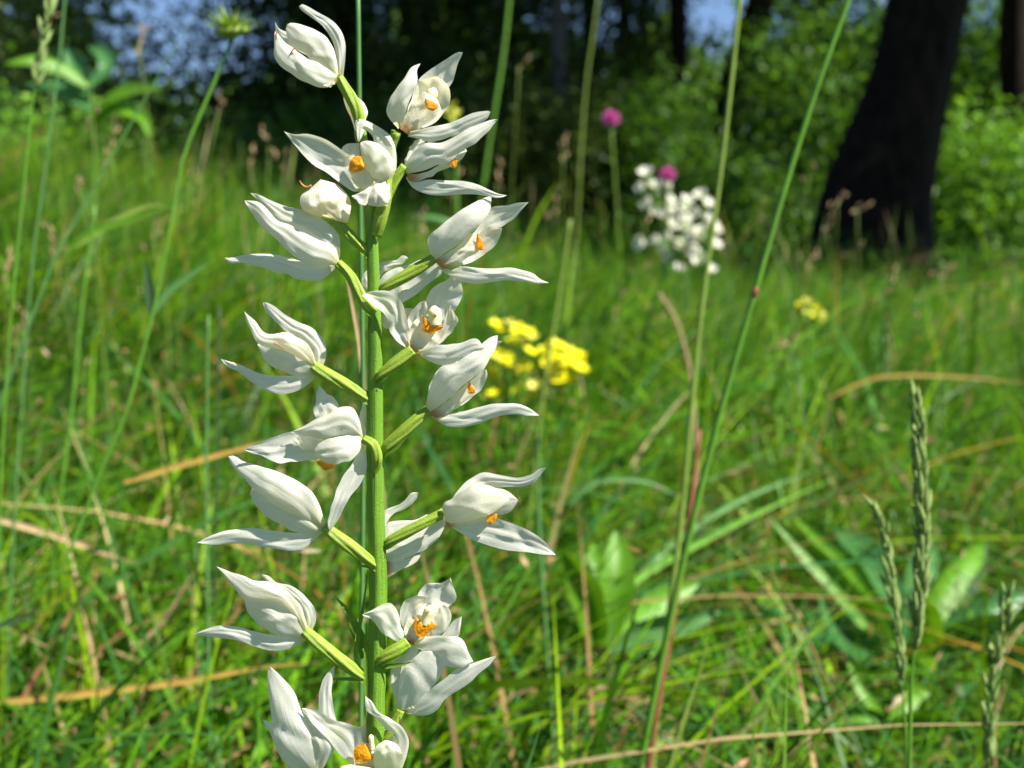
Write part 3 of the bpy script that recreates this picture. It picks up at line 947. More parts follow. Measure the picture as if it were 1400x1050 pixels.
px_blade([(20, 1000), (10, 880), (22, 760)], .6, 30, 'broad', 'bright green broad blade near the golden dry blade', ground=True)

# extra ordinary blades in the near turf, each its own
FREE = 'bright blades among the near turf'
cnt = 0
while cnt < 70:
    y = rng.uniform(.36, 1.0); x = rng.uniform(-1, 1) * (.48 * y)
    if abs(x - (-.045)) < .05 and y < .5:
        continue
    h = rng.uniform(.09, .2); ld = rng.normal(.2, 1.4); ln = rng.uniform(.3, 1.3)
    if y < .42:
        h = min(h, .12)
    tt = np.linspace(0, 1, 12)
    P = np.stack([x + np.cos(ld) * ln * h * tt ** 1.7, y + np.sin(ld) * ln * h * tt ** 1.7, gz(x, y) - .004 + h * (tt - .3 * ln * tt ** 2.2)], 1)
    S = np.tile((np.cos(ld + 1.57 + rng.normal(0, .4)), np.sin(ld + 1.57), rng.normal(0, .2)), (12, 1))
    hw = rng.uniform(.0011, .0023) * np.clip(1 - tt ** 2.4, .04, 1)
    V, F, uv = ribbon_geo(P, S, hw, .35)
    o = mesh_obj('grass_leaf', V, F, M[['gstem', 'bluestem', 'olivestem', 'broad', 'gstem'][cnt % 5]], uv=uv)
    tag(o, 'single curved green blade standing out in the near turf', 'grass blade', FREE)
    cnt += 1

# green seed spikes on the right
grass_spike([(1251, 538), (1256, 600), (1258, 680), (1262, 740), (1258, 800), (1254, 860), (1248, 905)], [(1245, 960), (1243, 1062)], .335,
            'tall green grass seed spike, the fullest of three', 30, n=84, L_px=30, stalk_r=2.6)
grass_spike([(1196, 690), (1207, 725), (1215, 770), (1224, 840), (1231, 900), (1234, 950)], [(1238, 1000), (1240, 1062)], .36,
            'slender green grass seed spike leaning beside the fullest spike', 18, n=56, L_px=25, stalk_r=2.2)
grass_spike([(1377, 808), (1372, 850), (1362, 900), (1353, 945), (1351, 1000), (1353, 1055)], [(1352, 1080)], .36,
            'short knobbly green seed spike apart from the other two', 26, n=48, L_px=27, stalk_r=2.2, gaps=.25)
grass_spike([(74, -30), (66, 20), (56, 70), (46, 130)], [(40, 180), (30, 280), (18, 400), (6, 560)], .45,
            'pale narrow grass spike rising beside the thin bluish stem', 13, n=26, L_px=24, stalk_r=1.6)


# dry flowering heads scattered through the meadow
def dry_head(px, py, D, L=26, ang=0.6, stem_len=None, n=7, mesh=None, label='small tan dried seed head on a thin grass stalk', lean=None):
    u = D / FPX
    top = W(px, py, D)
    gx = top[0] + rng.uniform(-.06, .06); gy = top[1] + rng.uniform(-.03, .05)
    base = np.array((gx, gy, float(gz(gx, gy)) - .004))
    t = thing('dried_seed_stalk', base, label, 'grass', 'tan dried seed heads scattered through the meadow')
    mid = (base + top) / 2 + np.array((rng.uniform(-.015, .015), 0, .02))
    tube('stalk', [base, mid, top], [.5 * u + .0002, .45 * u + .0002, .3 * u + .0002], M['olivestem'], t, n=10, sides=5)
    ax = np.array((math.sin(ang), 0, math.cos(ang)))
    for i in range(n):
        f = i / max(n - 1, 1)
        p = top + ax * (f - .5) * L * u * 2.2 + rng.normal(0, .22 * L * u, 3)
        a = rng.uniform(0, 6.28)
        z = ax + np.array((math.cos(a), math.sin(a), 0)) * .45
        put_shared('spikelet', mesh or SPKD, t, p, z, L * u * rng.uniform(.55, .95), a)
    return t


heads = [(128, 165, .9, .7), (300, 147, 1.1, .1), (368, 200, 1.2, -.3), (340, 222, 1.2, .3), (388, 232, 1.2, .2), (108, 258, .9, .2), (40, 480, .8, .6),
         (20, 455, .8, .5), (8, 372, .9, .1), (245, 690, .8, .2), (1128, 566, 1.2, .7), (1066, 470, 1.5, 1.2), (1008, 645, 1.0, 1.1), (1276, 715, .9, .7),
         (1310, 790, .8, .1), (1145, 275, 1.5, .8), (1172, 285, 1.5, 1.1), (1130, 310, 1.5, .6), (1165, 345, 1.6, .9), (1110, 360, 1.6, .5),
         (1285, 372, 1.9, 1.2), (1105, 240, 1.7, .3), (770, 205, 1.7, .2), (710, 90, 1.5, .7), (575, 310, 1.4, .1),
         (700, 340, 1.6, .3), (60, 40, .9, .8), (190, 60, 1.1, .2), (150, 205, 1.0, .4),
         (880, 300, 2.0, .3), (840, 420, 1.6, .2), (990, 340, 2.0, .4), (1040, 290, 2.0, .2), (870, 370, 1.7, .9), (905, 430, 1.5, .8), (260, 250, 1.2, .3),
         (1210, 400, 2.2, .3), (1340, 410, 2.4, .2), (1380, 440, 2.2, .4), (1250, 450, 2.0, .2), (680, 250, 1.8, .1), (760, 280, 1.9, .3), (620, 260, 1.7, .2),
         (210, 330, 1.2, .5), (70, 330, 1.0, .1)]
for (px, py, D, a) in heads:
    dry_head(px, py, D, L=rng.uniform(11, 18), ang=a, n=int(rng.integers(4, 8)))


# ------------------------------------------------------------------ scabious-like green seed head, top left
def seedhead():
    D = .46
    u = D / FPX
    path = [(318, 52), (300, 95), (270, 165), (250, 215), (238, 280), (225, 350), (209, 428), (194, 485), (171, 568), (145, 625), (115, 703), (92, 760), (64, 806), (0, 852), (-60, 880)]
    w = [W(x, y, D) for x, y in path]
    w, rr = to_ground(w, list(np.linspace(2.3, 2.6, len(w)) * u))
    t = thing('seed_head_plant', w[-1], 'spiky green seed head on a long thin curving stem beside the top flower', 'wildflower')
    tube('stalk', w, rr, M['gstem'], t, n=50, sides=8)
    c = W(318, 46, D)
    ax = np.array((-.1, -.15, 1.0)); ax /= np.linalg.norm(ax)
    tube('receptacle', [c - ax * 6 * u, c, c + ax * 8 * u, c + ax * 12 * u], [4 * u, 22 * u, 20 * u, 4 * u], M['olivestem'], t, n=9, sides=14)
    for i in range(40):
        a = i * 2.399; rr_ = 0.25 + 0.75 * (i / 40)
        o_ = np.array((math.cos(a), math.sin(a), 0)) * rr_
        d = ax * (1.05 - .75 * rr_) + o_ * 1.0; d /= np.linalg.norm(d)
        p = c + o_ * 16 * u + ax * 4 * u
        L = rng.uniform(26, 40) * u
        P = catmull(np.array([p, p + d * L * .5 + ax * 2 * u, p + d * L]), 6)
        sd = np.cross(d, ax); sd /= np.linalg.norm(sd) + 1e-9
        tt = np.linspace(0, 1, 6)
        V, F, uv = ribbon_geo(P, np.tile(sd, (6, 1)), 3.6 * u * np.clip(1 - tt ** 1.5, .05, 1), .3)
        mesh_obj('bract', V, F, M['olivestem' if i % 3 else 'bract'], t, uv=uv)
    px_blade([(207, 430), (206, 405), (202, 380), (197, 352)], D, 15, 'darkstem', parent=t, part='leaf')
    px_blade([(210, 428), (235, 395), (262, 375), (292, 355)], D, 11, 'bluestem', parent=t, part='leaf')


seedhead()


# ------------------------------------------------------------------ broad-leaved plants
def lance(t):
    return np.clip(np.sin(np.pi * np.clip(t * .93 + .07, 0, 1)) ** .75, .03, 1)


def leaf_plant(name, label, base_px, D, leaves, cat='plant'):
    b = onground(base_px, D)
    t = thing(name, b, label, cat)
    for i, (path, w, mat, dD, side) in enumerate(leaves):
        px_blade(path, D, w, mat, parent=t, D2=D + dD, n=18, fold=.5, shape=lance, side=side, part='leaf')
    return t


leaf_plant('broad_leaf_plant', 'upright pair of glossy broad green leaves low in the grass', 822, .66, [
    ([(826, 885), (836, 820), (845, 765), (842, 718)], 52, 'broad', .02, None),
    ([(818, 885), (806, 830), (788, 780), (765, 740)], 46, 'broad', -.03, None),
    ([(822, 885), (822, 830), (815, 780), (812, 735)], 50, 'broad', .05, None),
    ([(830, 888), (865, 850), (910, 815), (955, 790)], 40, 'gstem', .06, None),
    ([(832, 890), (880, 862), (930, 850), (985, 830)], 34, 'bluestem', .0, None),
    ([(812, 890), (780, 862), (745, 850)], 36, 'broad', .04, None)])
leaf_plant('leaf_rosette', 'large rosette of shiny broad leaves behind the seed spikes', 1232, .80, [
    ([(1228, 905), (1180, 840), (1120, 770), (1052, 700)], 34, 'broad', .02, None),
    ([(1230, 900), (1185, 820), (1140, 755), (1085, 700)], 36, 'broad', .10, None),
    ([(1232, 895), (1205, 810), (1170, 745), (1135, 715)], 56, 'broad_dark', .16, None),
    ([(1236, 895), (1240, 830), (1262, 760), (1270, 720)], 56, 'broad_dark', .16, None),
    ([(1240, 895), (1275, 830), (1315, 770), (1345, 735)], 44, 'broad', .12, None),
    ([(1244, 900), (1300, 860), (1360, 825), (1420, 800)], 46, 'broad_dark', .04, None),
    ([(1238, 905), (1290, 880), (1350, 850), (1415, 835)], 40, 'gstem', -.04, None),
    ([(1234, 905), (1180, 880), (1150, 860), (1120, 800)], 44, 'broad_dark', -.04, None),
    ([(1240, 905), (1280, 830), (1330, 790), (1352, 730)], 30, 'darkstem', .18, None),
    ([(1236, 908), (1262, 860), (1258, 800)], 46, 'broad', -.06, None)])
leaf_plant('young_leaf_tuft', 'small tuft of fresh leaves at the foot of the seed spikes', 1245, .62, [
    ([(1215, 985), (1245, 950), (1275, 940)], 30, 'broad', .02, None),
    ([(1215, 985), (1190, 955), (1160, 900)], 26, 'broad', .03, None),
    ([(1220, 985), (1280, 985), (1330, 1010), (1350, 1040)], 28, 'broad', -.04, None),
    ([(1212, 985), (1170, 975), (1130, 990)], 24, 'gstem', .0, None)])
t = leaf_plant('tall_leafy_herb', 'tall herb with broad sunlit leaves against the dark bush', 128, 1.5, [
    ([(122, 118), (90, 92), (50, 78), (5, 82)], 30, 'broad', -.04, (0, .75, .65)),
    ([(124, 118), (150, 92), (140, 70), (120, 60)], 26, 'broad_dark', .03, None),
    ([(126, 170), (150, 140), (185, 125), (225, 118)], 30, 'broad', -.03, (0, .75, .65)),
    ([(124, 150), (100, 125), (70, 112), (35, 110)], 28, 'broad_dark', .03, (0, .7, .7)),
    ([(126, 170), (165, 150), (195, 160), (205, 185)], 24, 'broad', -.05, (0, .6, .8)),
    ([(122, 130), (112, 105), (104, 85), (92, 62)], 30, 'broad_dark', .04, None)])
bp = onground(132, 1.5)
tube('stalk', [bp, W(128, 240, 1.5), W(124, 110, 1.5)], [.0016, .0014, .001], M['gstem'], t, n=12, sides=7)


# ------------------------------------------------------------------ yellow, white and pink flowers behind
def floret_mesh(name, mat, petals=5, cup=.35, wid=.42):
    V, F = [], []
    for k in range(petals):
        a = 2 * math.pi * k / petals
        d = np.array((math.cos(a), math.sin(a), 0)); s = np.array((-math.sin(a), math.cos(a), 0))
        b = len(V)
        for (r, w, z) in [(.06, .05, 0), (.5, wid, cup * .35), (.85, wid * .8, cup * .8), (1.0, .08, cup)]:
            V += [tuple(d * r - s * w + np.array((0, 0, z))), tuple(d * r + np.array((0, 0, z * .85))), tuple(d * r + s * w + np.array((0, 0, z)))]
        for i in range(3):
            for j in range(2):
                p = b + i * 3 + j
                F.append((p, p + 1, p + 4, p + 3))
    b = len(V)
    for j in range(6):
        V.append((.16 * math.cos(j * 1.047), .16 * math.sin(j * 1.047), .05))
    V.append((0, 0, .22)); V.append((0, 0, -.3))
    for j in range(6):
        F.append((b + j, b + (j + 1) % 6, b + 6)); F.append((b + (j + 1) % 6, b + j, b + 7))
    me = bpy.data.meshes.new(name)
    me.from_pydata(V, [], F)
    me.polygons.foreach_set('use_smooth', np.ones(len(me.polygons), bool))
    me.materials.append(mat)
    return me


YEL = floret_mesh('yellow_floret', M['yellow']); PYEL = floret_mesh('pale_yellow_floret', M['paleyellow'], cup=.8)
WHI = floret_mesh('white_floret', M['white_far'], 6, cup=1.0, wid=.45)
PNK = floret_mesh('pink_floret', M['pink'], 7, cup=1.1, wid=.25)


def flower_cluster(name, label, cat, base_px, D, pts, me_list, size_px, hub=None, stem='gstem', group=None, jitter=.02):
    """pts: pixel places of florets; each floret stands on its own thin pedicel from the hub"""
    u = D / FPX
    b = onground(base_px, D)
    t = thing(name, b, label, cat, group)
    cx = np.mean([p[0] for p in pts]); cy = np.max([p[1] for p in pts])
    hub = hub or (cx, cy + 25)
    h = W(hub[0], hub[1], D)
    tube('stalk', [b, (b + h) / 2 + np.array((.004, 0, 0)), h], [3.0 * u, 2.6 * u, 2.2 * u], M[stem], t, n=14, sides=7)
    for i, p in enumerate(pts):
        x, y = p[:2]
        dd = rng.uniform(-jitter, jitter)
        q = W(x, y, D + dd)
        m = (h + q) / 2 + np.array((0, 0, -.003))
        tube('pedicel', [h, m, q], [1.4 * u, 1.2 * u, 1.0 * u], M[stem], t, n=6, sides=5)
        ax = np.array((rng.normal(0, .45), rng.normal(-.55, .3), 1.0))
        s = size_px * u * rng.uniform(.85, 1.2) * (p[2] if len(p) > 2 else 1)
        put_shared('floret', me_list[i % len(me_list)], t, q, ax, s, rng.uniform(0, 6.28))
    return t


def z9(pts, ox=660, oy=420, s=7.0):
    return [(ox + p[0] / s, oy + p[1] / s) + tuple(p[2:]) for p in pts]


flower_cluster('yellow_wildflower', 'loose paler yellow flower cluster in several tiers behind the orchid', 'wildflower', 700, 1.0,
               z9([(120, 160), (170, 230), (270, 165), (340, 200), (420, 240), (450, 280), (300, 330), (330, 260), (400, 370), (450, 430), (150, 460), (200, 510),
                   (240, 490), (230, 560), (350, 590), (340, 640), (430, 600), (460, 640), (80, 600), (100, 650), (140, 720), (330, 790), (390, 740), (510, 770),
                   (530, 820), (480, 850), (420, 900), (100, 830), (160, 810), (60, 880), (390, 560)]),
               [YEL, YEL, PYEL], 10, hub=(703, 575))
flower_cluster('yellow_wildflower', 'bright yellow rounded flower cluster at the tip of a slanting stalk', 'wildflower', 745, 1.0,
               z9([(690, 360), (620, 420), (700, 440), (780, 400), (850, 440), (580, 420), (640, 500), (700, 530), (760, 500), (840, 500), (920, 460), (930, 520),
                   (880, 580), (940, 590), (680, 660), (740, 640), (800, 650), (740, 710), (840, 690), (660, 580), (620, 560), (800, 560)]),
               [YEL], 11.5, hub=(738, 530))
flower_cluster('yellow_wildflower', 'small sparse yellow flower below the leaning trunk', 'wildflower', 1105, 1.5,
               [(1093, 418), (1100, 428), (1112, 432), (1122, 430), (1118, 420), (1104, 414), (1090, 428), (1125, 438)], [YEL, PYEL], 6.5, hub=(1108, 455))
flower_cluster('yellow_wildflower', 'lone greenish yellow bud cluster between the top white flowers', 'wildflower', 622, 1.1,
               [(612, 150), (620, 145), (626, 156), (616, 160), (622, 164)], [PYEL], 7, hub=(622, 175))


def spike_cluster(label, pts, base_px, D, axis, size=9.5):
    u = D / FPX
    b = onground(base_px, D)
    t = thing('white_wildflower', b, label, 'wildflower', None)
    ax = [W(x, y, D) for x, y in axis]
    tube('stalk', ax + [b], [1.5 * u] * len(ax) + [2.6 * u], M['gstem'], t, n=16, sides=6)
    A = catmull(np.array(ax), 40)
    for (x, y) in pts:
        q = W(x, y, D + rng.uniform(-.015, .015))
        j = np.argmin(np.linalg.norm(A - q + np.array((0, 0, .006)), axis=1))
        tube('pedicel', [A[j], (A[j] + q) / 2, q], [1.2 * u, 1.2 * u, 1.2 * u], M['gstem'], t, n=4, sides=5)
        z = np.array((q[0] - A[j][0], -.35 * abs(q[0] - A[j][0]) - .004, .010))
        put_shared('blossom', WHI, t, q, z, size * u * rng.uniform(.85, 1.2), rng.uniform(0, 6.28))


def zc(pts, ox=840, oy=200, s=5.25):
    return [(ox + x / s, oy + y / s) for x, y in pts]


spike_cluster('white blossom spike under the upper pink flower head, taller of two neighbours',
              zc([(235, 210), (205, 305), (290, 300), (350, 280), (300, 350), (385, 400), (385, 460), (320, 490), (400, 580), (210, 705), (310, 690), (250, 420), (350, 510)]),
              912, 1.75, zc([(240, 190), (290, 330), (340, 500), (380, 700), (420, 950)]))
spike_cluster('white blossom spike close to the tall olive stem, shorter of two neighbours',
              zc([(625, 365), (665, 430), (595, 500), (655, 530), (710, 600), (630, 610), (625, 670), (705, 710), (625, 835), (685, 900), (575, 640), (590, 770), (690, 580)]),
              962, 1.75, zc([(640, 360), (650, 500), (660, 700), (660, 950)]))
spike_cluster('white blossom spike standing between its two white neighbours',
              zc([(510, 410), (500, 550), (505, 470), (480, 700), (545, 760), (460, 905), (370, 740), (400, 670), (500, 600), (470, 740), (410, 810)]),
              935, 1.8, zc([(505, 400), (500, 560), (480, 750), (460, 950)]))


def pink_head(px, py, D, label, r=8.5):
    u = D / FPX
    c = W(px, py, D)
    b = np.array((c[0] + .02, c[1] + .02, float(gz(c[0], c[1]))))
    t = thing('pink_wildflower', b, label, 'wildflower')
    tube('stalk', [b, (b + c) / 2 + np.array((.01, 0, 0)), c], [1.6 * u, 1.4 * u, 1.2 * u], M['olivestem'], t, n=12, sides=6)
    for i in range(16):
        z = 1 - 1.5 * (i + .5) / 16; a = i * 2.4
        d = np.array((math.cos(a) * math.sqrt(max(0, 1 - z * z)), math.sin(a) * math.sqrt(max(0, 1 - z * z)), z))
        put_shared('floret', PNK, t, c + d * r * .45 * u, d, r * .62 * u, a)


pink_head(835, 163, 1.7, 'round pink flower head standing alone in tall grass', 10)
pink_head(913, 239, 1.75, 'round pink flower head just above the white blossoms', 9)


# ------------------------------------------------------------------ the orchid
ORB = orch(514, 1050)
gx, gy = ORB[0] + 0.0, ORB[1]
base = np.array((gx, gy, float(gz(gx, gy)) - .005))
orchid = thing('white_orchid', base, 'tall white orchid with orange lipped flowers on a green stem in sharp focus', 'orchid')

stem_px = [(484, 148, 5.5), (493, 172, 6.2), (499, 215, 7), (505, 270, 8), (508, 320, 8.2), (511, 392, 8.6), (513, 500, 10.2), (512.5, 600, 12), (514, 700, 12.3),
           (517, 800, 13), (515, 900, 13.4), (514, 1050, 13.6)]
sp = [orch(x, y, 0) for x, y, r in stem_px]; sr = [r * U for *_, r in stem_px]
low = sp[-1]
sp += [low * .6 + base * .4, low * .3 + base * .7, base]; sr += [sr[-1] * 1.05, sr[-1] * 1.1, sr[-1] * 1.15]
P = catmull(np.column_stack([np.array(sp), np.array(sr)]), 110)
# gentle swellings where the flower stalks join
V, F, uv = tube_geo(P[:, :3], P[:, 3], sides=36, ridges=6, ramp=.035, twist=1.4)
mesh_obj('stem', V, F, M['stem'], orchid, uv=uv)


def petal_geo(A, B, d, cup, roll, tip=None, n=28, m=13, wav=0.0, seed=0, close=True):
    A = list(A); B = list(B)
    if tip is None:
        tip = ((A[-1][0] + B[-1][0]) / 2, (A[-1][1] + B[-1][1]) / 2)
    if close:
        A = A + [tip]; B = B + [tip]
    A = [a for i, a in enumerate(A) if i == 0 or math.hypot(a[0] - A[i - 1][0], a[1] - A[i - 1][1]) > .3]
    B = [a for i, a in enumerate(B) if i == 0 or math.hypot(a[0] - B[i - 1][0], a[1] - B[i - 1][1]) > .3]
    a = catmull(A, n); b = catmull(B, n)
    cup = cup * 0.62
    t = np.linspace(0, 1, n)
    dep = np.interp(t, np.linspace(0, 1, len(d)), d)
    # smooth the depth profile
    for _ in range(3):
        dep[1:-1] = (dep[:-2] + 2 * dep[1:-1] + dep[2:]) / 4
    rg = np.random.default_rng(seed * 31 + 5)
    env = np.sin(np.pi * t) ** .5
    for e in (a, b):                      # slightly irregular margins
        e += ((0.45 * np.sin(19 * t + rg.uniform(0, 6)) + 0.35 * np.sin(33 * t + rg.uniform(0, 6))) * env)[:, None] * rg.normal(0, .7, (1, 2))
    s = np.linspace(-1, 1, m)
    w = np.linalg.norm(a - b, axis=1) / 2
    xy = a[:, None, :] * ((1 - s) / 2)[None, :, None] + b[:, None, :] * ((1 + s) / 2)[None, :, None]
    r = np.interp(t, np.linspace(0, 1, len(roll)), roll) if hasattr(roll, '__len__') else np.full(n, roll)
    z = dep[:, None] + r[:, None] * s[None, :] * w[:, None] - cup * w[:, None] * (1 - np.abs(s) ** 2.2)[None, :]
    # midrib crease and slight waviness, so the surface is never a clean tube
    z += 0.05 * w[:, None] * np.exp(-(s / .16) ** 2)[None, :] * (1 if cup > 0 else -1)
    ph = seed * 1.7
    z += wav * np.sin(7 * t + ph)[:, None] * (s * np.abs(s))[None, :] * 1.0 + 0.5 * wav * np.sin(11 * t[:, None] + 3 * s[None, :] + ph)
    # soft lengthwise pleats and a few creases
    z += 0.022 * w[:, None] * np.sin(9.0 * s + ph)[None, :] * env[:, None] + 0.018 * w[:, None] * np.sin(15 * t[:, None] + 5 * s[None, :] + 2 * ph)
    k1 = rg.uniform(.25, .75)
    z += 0.10 * w[:, None] * np.exp(-((t[:, None] - k1 - .25 * s[None, :] * rg.normal()) / .06) ** 2) * rg.choice([-1, 1])
    V = np.array([orch(xy[i, j, 0], xy[i, j, 1], z[i, j]) for i in range(n) for j in range(m)])
    F = [(i * m + j, i * m + j + 1, (i + 1) * m + j + 1, (i + 1) * m + j) for i in range(n - 1) for j in range(m - 1)]
    uv = np.array([((s[j] + 1) / 2, t[i]) for i in range(n) for j in range(m)])
    return V, F, uv


def bract(A, d, w, mat='bract'):
    P = catmull(np.array([orch(x, y, dd) for (x, y), dd in zip(A, d)]), 14)
    t = np.linspace(0, 1, 14)
    s = np.cross(P[-1] - P[0], FWD); s /= np.linalg.norm(s)
    V, F, uv = ribbon_geo(P, np.tile(s, (14, 1)), w * U * np.clip(1 - t ** 2, .06, 1) * .5, .35)
    mesh_obj('bract', V, F, M[mat], orchid, uv=uv)


class Flower:
    n = 0

    def __init__(self, z, ovary, label=None, sides=14):
        """z = (ox, oy, scale) of the pixel frame its outlines are written in; ovary = (x, y, d, r) in photo pixels"""
        Flower.n += 1
        self.z = z
        P = catmull(np.array([(*orch(x, y, d), r * U) for x, y, d, r in ovary]), 22)
        V, F, uv = tube_geo(P[:, :3], P[:, 3], sides=28, ridges=6, ramp=.11, twist=1.0)
        self.o = mesh_obj('flower', V, F, M['ovary'], orchid, uv=uv)
        if label:
            self.o['label'] = label
        self.k = 0
        (x0, y0, d0, r0), (x1, y1, d1, r1) = ovary[0], ovary[1]
        L = math.hypot(x1 - x0, y1 - y0) + 1e-6
        ux, uy = (x1 - x0) / L, (y1 - y0) / L
        Lb = 15 + 7 * math.sin(Flower.n * 2.1)
        bract([(x0, y0 + 5), (x0 + ux * Lb * .5, y0 + uy * Lb * .5 + 8), (x0 + ux * Lb, y0 + uy * Lb + 10)], (d0 - 4, d0 - 9, d0 - 11), 6.5)

    def c(self, pts):
        ox, oy, s = self.z
        return [(ox + p[0] / s, oy + p[1] / s) for p in pts]

    def _add(self, name, mat, A, B, d, cup, roll, tip, wav, n=28, m=13):
        self.k += 1
        tip = self.c([tip])[0] if tip else None
        V, F, uv = petal_geo(self.c(A), self.c(B), d, cup, roll, tip, wav=wav, seed=self.k + Flower.n * 3, n=n, m=m)
        return mesh_obj(name, V, F, M[mat], self.o, uv=uv)

    def sepal(self, A, B, d, cup=.35, roll=0.0, tip=None, wav=.9):
        self._add('sepal', 'sepal', A, B, d, cup, roll, tip, wav)

    def petal(self, A, B, d, cup=.45, roll=0.0, tip=None, wav=.8):
        self._add('petal', 'petal', A, B, d, cup, roll, tip, wav)

    def lip(self, A, B, d, cup=.4, roll=0.0, tip=None, wav=.8):
        self._add('lip', 'lip', A, B, d, cup, roll, tip, wav)

    def crest(self, A, B, d, cup=.5, tip=None):
        self._add('lip_crest', 'crest', A, B, d, cup, 0, tip, .5, n=12, m=7)

    def column(self, pts, r, d):
        q = self.c(pts)
        n = len(q)
        P = [orch(x, y, d) for x, y in q]
        e = P[-1] + (P[-1] - P[-2]) / np.linalg.norm(P[-1] - P[-2]) * r * U * .7
        tube('column', P + [e], [r * U] * n + [r * U * .25], M['column'], self.o, n=14, sides=14)

    def bud(self, A, B, d, tip=None, full=.9):
        self.k += 1
        tip = self.c([tip])[0] if tip else None
        V1, F1, uv1 = petal_geo(self.c(A), self.c(B), d, full, 0, tip, seed=self.k, m=11)
        V2, F2, uv2 = petal_geo(self.c(A), self.c(B), d, -full, 0, tip, seed=self.k, m=11)
        k = len(V1)
        mesh_obj('bud', np.concatenate([V1, V2]), F1 + [tuple(i + k for i in f[::-1]) for f in F2], M['petal'], self.o, uv=np.concatenate([uv1, uv2]))

    def tipmark(self, pts, r, d):
        P = [orch(x, y, d) for x, y in self.c(pts)]
        tube('withered_tip', P, [r * U] * (len(P) - 1) + [r * U * .3], M['brown_tip'], self.o, n=10, sides=6)


# --- 1: top flower, bent over
f = Flower((360, 0, 8.75), [(492, 172, -3, 6), (489, 152, -4, 7.3), (480, 134, -3, 7.6), (469, 116, -1, 7.0), (463, 106, 0, 6.0)])
f.sepal([(957, 905), (985, 580), (950, 410), (840, 260), (640, 140), (470, 50)], [(900, 890), (870, 650), (830, 500), (770, 390), (690, 290), (560, 200), (450, 115)],
        [2, 6, 2, -6], .35, tip=(430, 75))
f.petal([(840, 850), (560, 480), (380, 400), (250, 370), (180, 330)], [(840, 890), (500, 650), (280, 560), (180, 470), (140, 330)], [6, 10, 6], .3, tip=(143, 262))
f.petal([(900, 890), (845, 590), (700, 400), (500, 310), (350, 273), (295, 285)], [(880, 930), (700, 810), (560, 710), (470, 620), (330, 580), (278, 420)], [-2, -10, -6], .55, tip=(272, 330))
f.sepal([(880, 900), (720, 790), (520, 690), (340, 570), (210, 450), (140, 370)], [(870, 965), (780, 1042), (660, 1042), (480, 975), (350, 890), (200, 790), (138, 690), (128, 500)],
        [-4, -16, -20, -14], .5, tip=(130, 400))
f.lip([(890, 960), (850, 1010), (800, 1040)], [(860, 950), (790, 990), (700, 1020)], [-10, -12], .3)
f.tipmark([(325, 645), (360, 590), (410, 565)], .9, -24)
f.tipmark([(160, 380), (155, 430), (165, 470)], .8, -18)

# --- 1b: small bud behind the top of the stem
f = Flower((380, 110, 5.833), [(497, 205, 5, 4), (491, 192, 8, 4.5), (489, 180, 12, 5)])
f.bud([(630, 480), (590, 320), (540, 210), (524, 110)], [(670, 480), (695, 330), (716, 260), (690, 185), (640, 138)], [12, 16, 14], tip=(590, 85))

# --- 2: upper right flower
f = Flower((520, 60, 7.778), [(516, 296, 4, 5), (526, 250, 7, 5.5), (534, 205, 5, 6.6), (542, 180, 0, 6.8)])
f.sepal([(300, 880), (360, 560), (410, 380), (520, 280), (620, 215), (720, 150), (820, 90)], [(420, 860), (640, 640), (725, 450), (780, 380), (810, 260), (840, 170)],
        [6, 18, 20, 12], -.25, tip=(876, 90))
f.petal([(220, 880), (320, 620), (385, 420), (470, 370), (560, 350)], [(320, 930), (560, 850), (700, 700), (743, 600), (735, 480), (690, 410)], [2, 12, 8], -.45, tip=(620, 350))
f.lip([(205, 900), (300, 690), (390, 580), (450, 510)], [(300, 970), (450, 880), (570, 790), (640, 700)], [-3, -2, -4], .35, tip=(600, 580))
f.crest([(470, 585), (478, 640), (500, 690)], [(520, 590), (590, 630), (625, 665)], [-12, -13], .3, tip=(560, 715))
f.column([(440, 700), (520, 590), (560, 510)], 7.5, 7)
f.sepal([(190, 905), (80, 770), (65, 700), (110, 560), (200, 440), (280, 320), (330, 250)], [(235, 870), (290, 660), (350, 510), (396, 385), (388, 290)], [-4, -18, -20, -12], .5, tip=(427, 208))
f.sepal([(320, 930), (520, 885), (700, 850), (840, 800), (920, 760), (1000, 730), (1140, 712)], [(290, 985), (420, 1015), (560, 1042), (700, 1005), (860, 935), (1000, 875), (1130, 800)],
        [-6, -10, -16], .35, tip=(1172, 722))

# --- 4: flower below it on the right
f = Flower((530, 140, 7.778), [(513, 316, -4, 6), (516, 298, -5, 6.5), (530, 268, -4, 6), (544, 240, -2, 6.5), (554, 228, 0, 6.5)])
f.petal([(165, 690), (200, 570), (250, 460), (300, 400)], [(200, 680), (270, 570), (340, 480), (400, 420)], [2, 8, 10], .3, tip=(370, 395))
f.lip([(200, 760), (400, 745), (600, 620), (740, 500), (835, 495)], [(225, 830), (300, 848), (420, 800), (480, 790), (520, 745), (660, 690), (740, 640), (800, 590)], [-4, -6, -2], .4, tip=(842, 515))
f.crest([(655, 660), (672, 620), (700, 590)], [(680, 698), (722, 695), (742, 640)], [-14, -14], .3, tip=(735, 605))
f.sepal([(168, 690), (250, 560), (390, 435), (560, 430), (700, 370), (840, 285), (1000, 220), (1100, 185)],
        [(210, 760), (400, 720), (540, 660), (650, 640), (740, 560), (830, 490), (930, 440), (1010, 360), (1080, 300), (1130, 230)], [-4, -14, -18, -12], .5, tip=(1172, 180))
f.sepal([(210, 790), (300, 845), (430, 820), (600, 830), (800, 835), (950, 870), (1080, 930), (1190, 975)],
        [(190, 800), (270, 910), (380, 965), (520, 990), (680, 985), (900, 975), (1040, 995), (1150, 1015), (1230, 1005)], [-2, -6, -12, -16], .35, tip=(1270, 987))

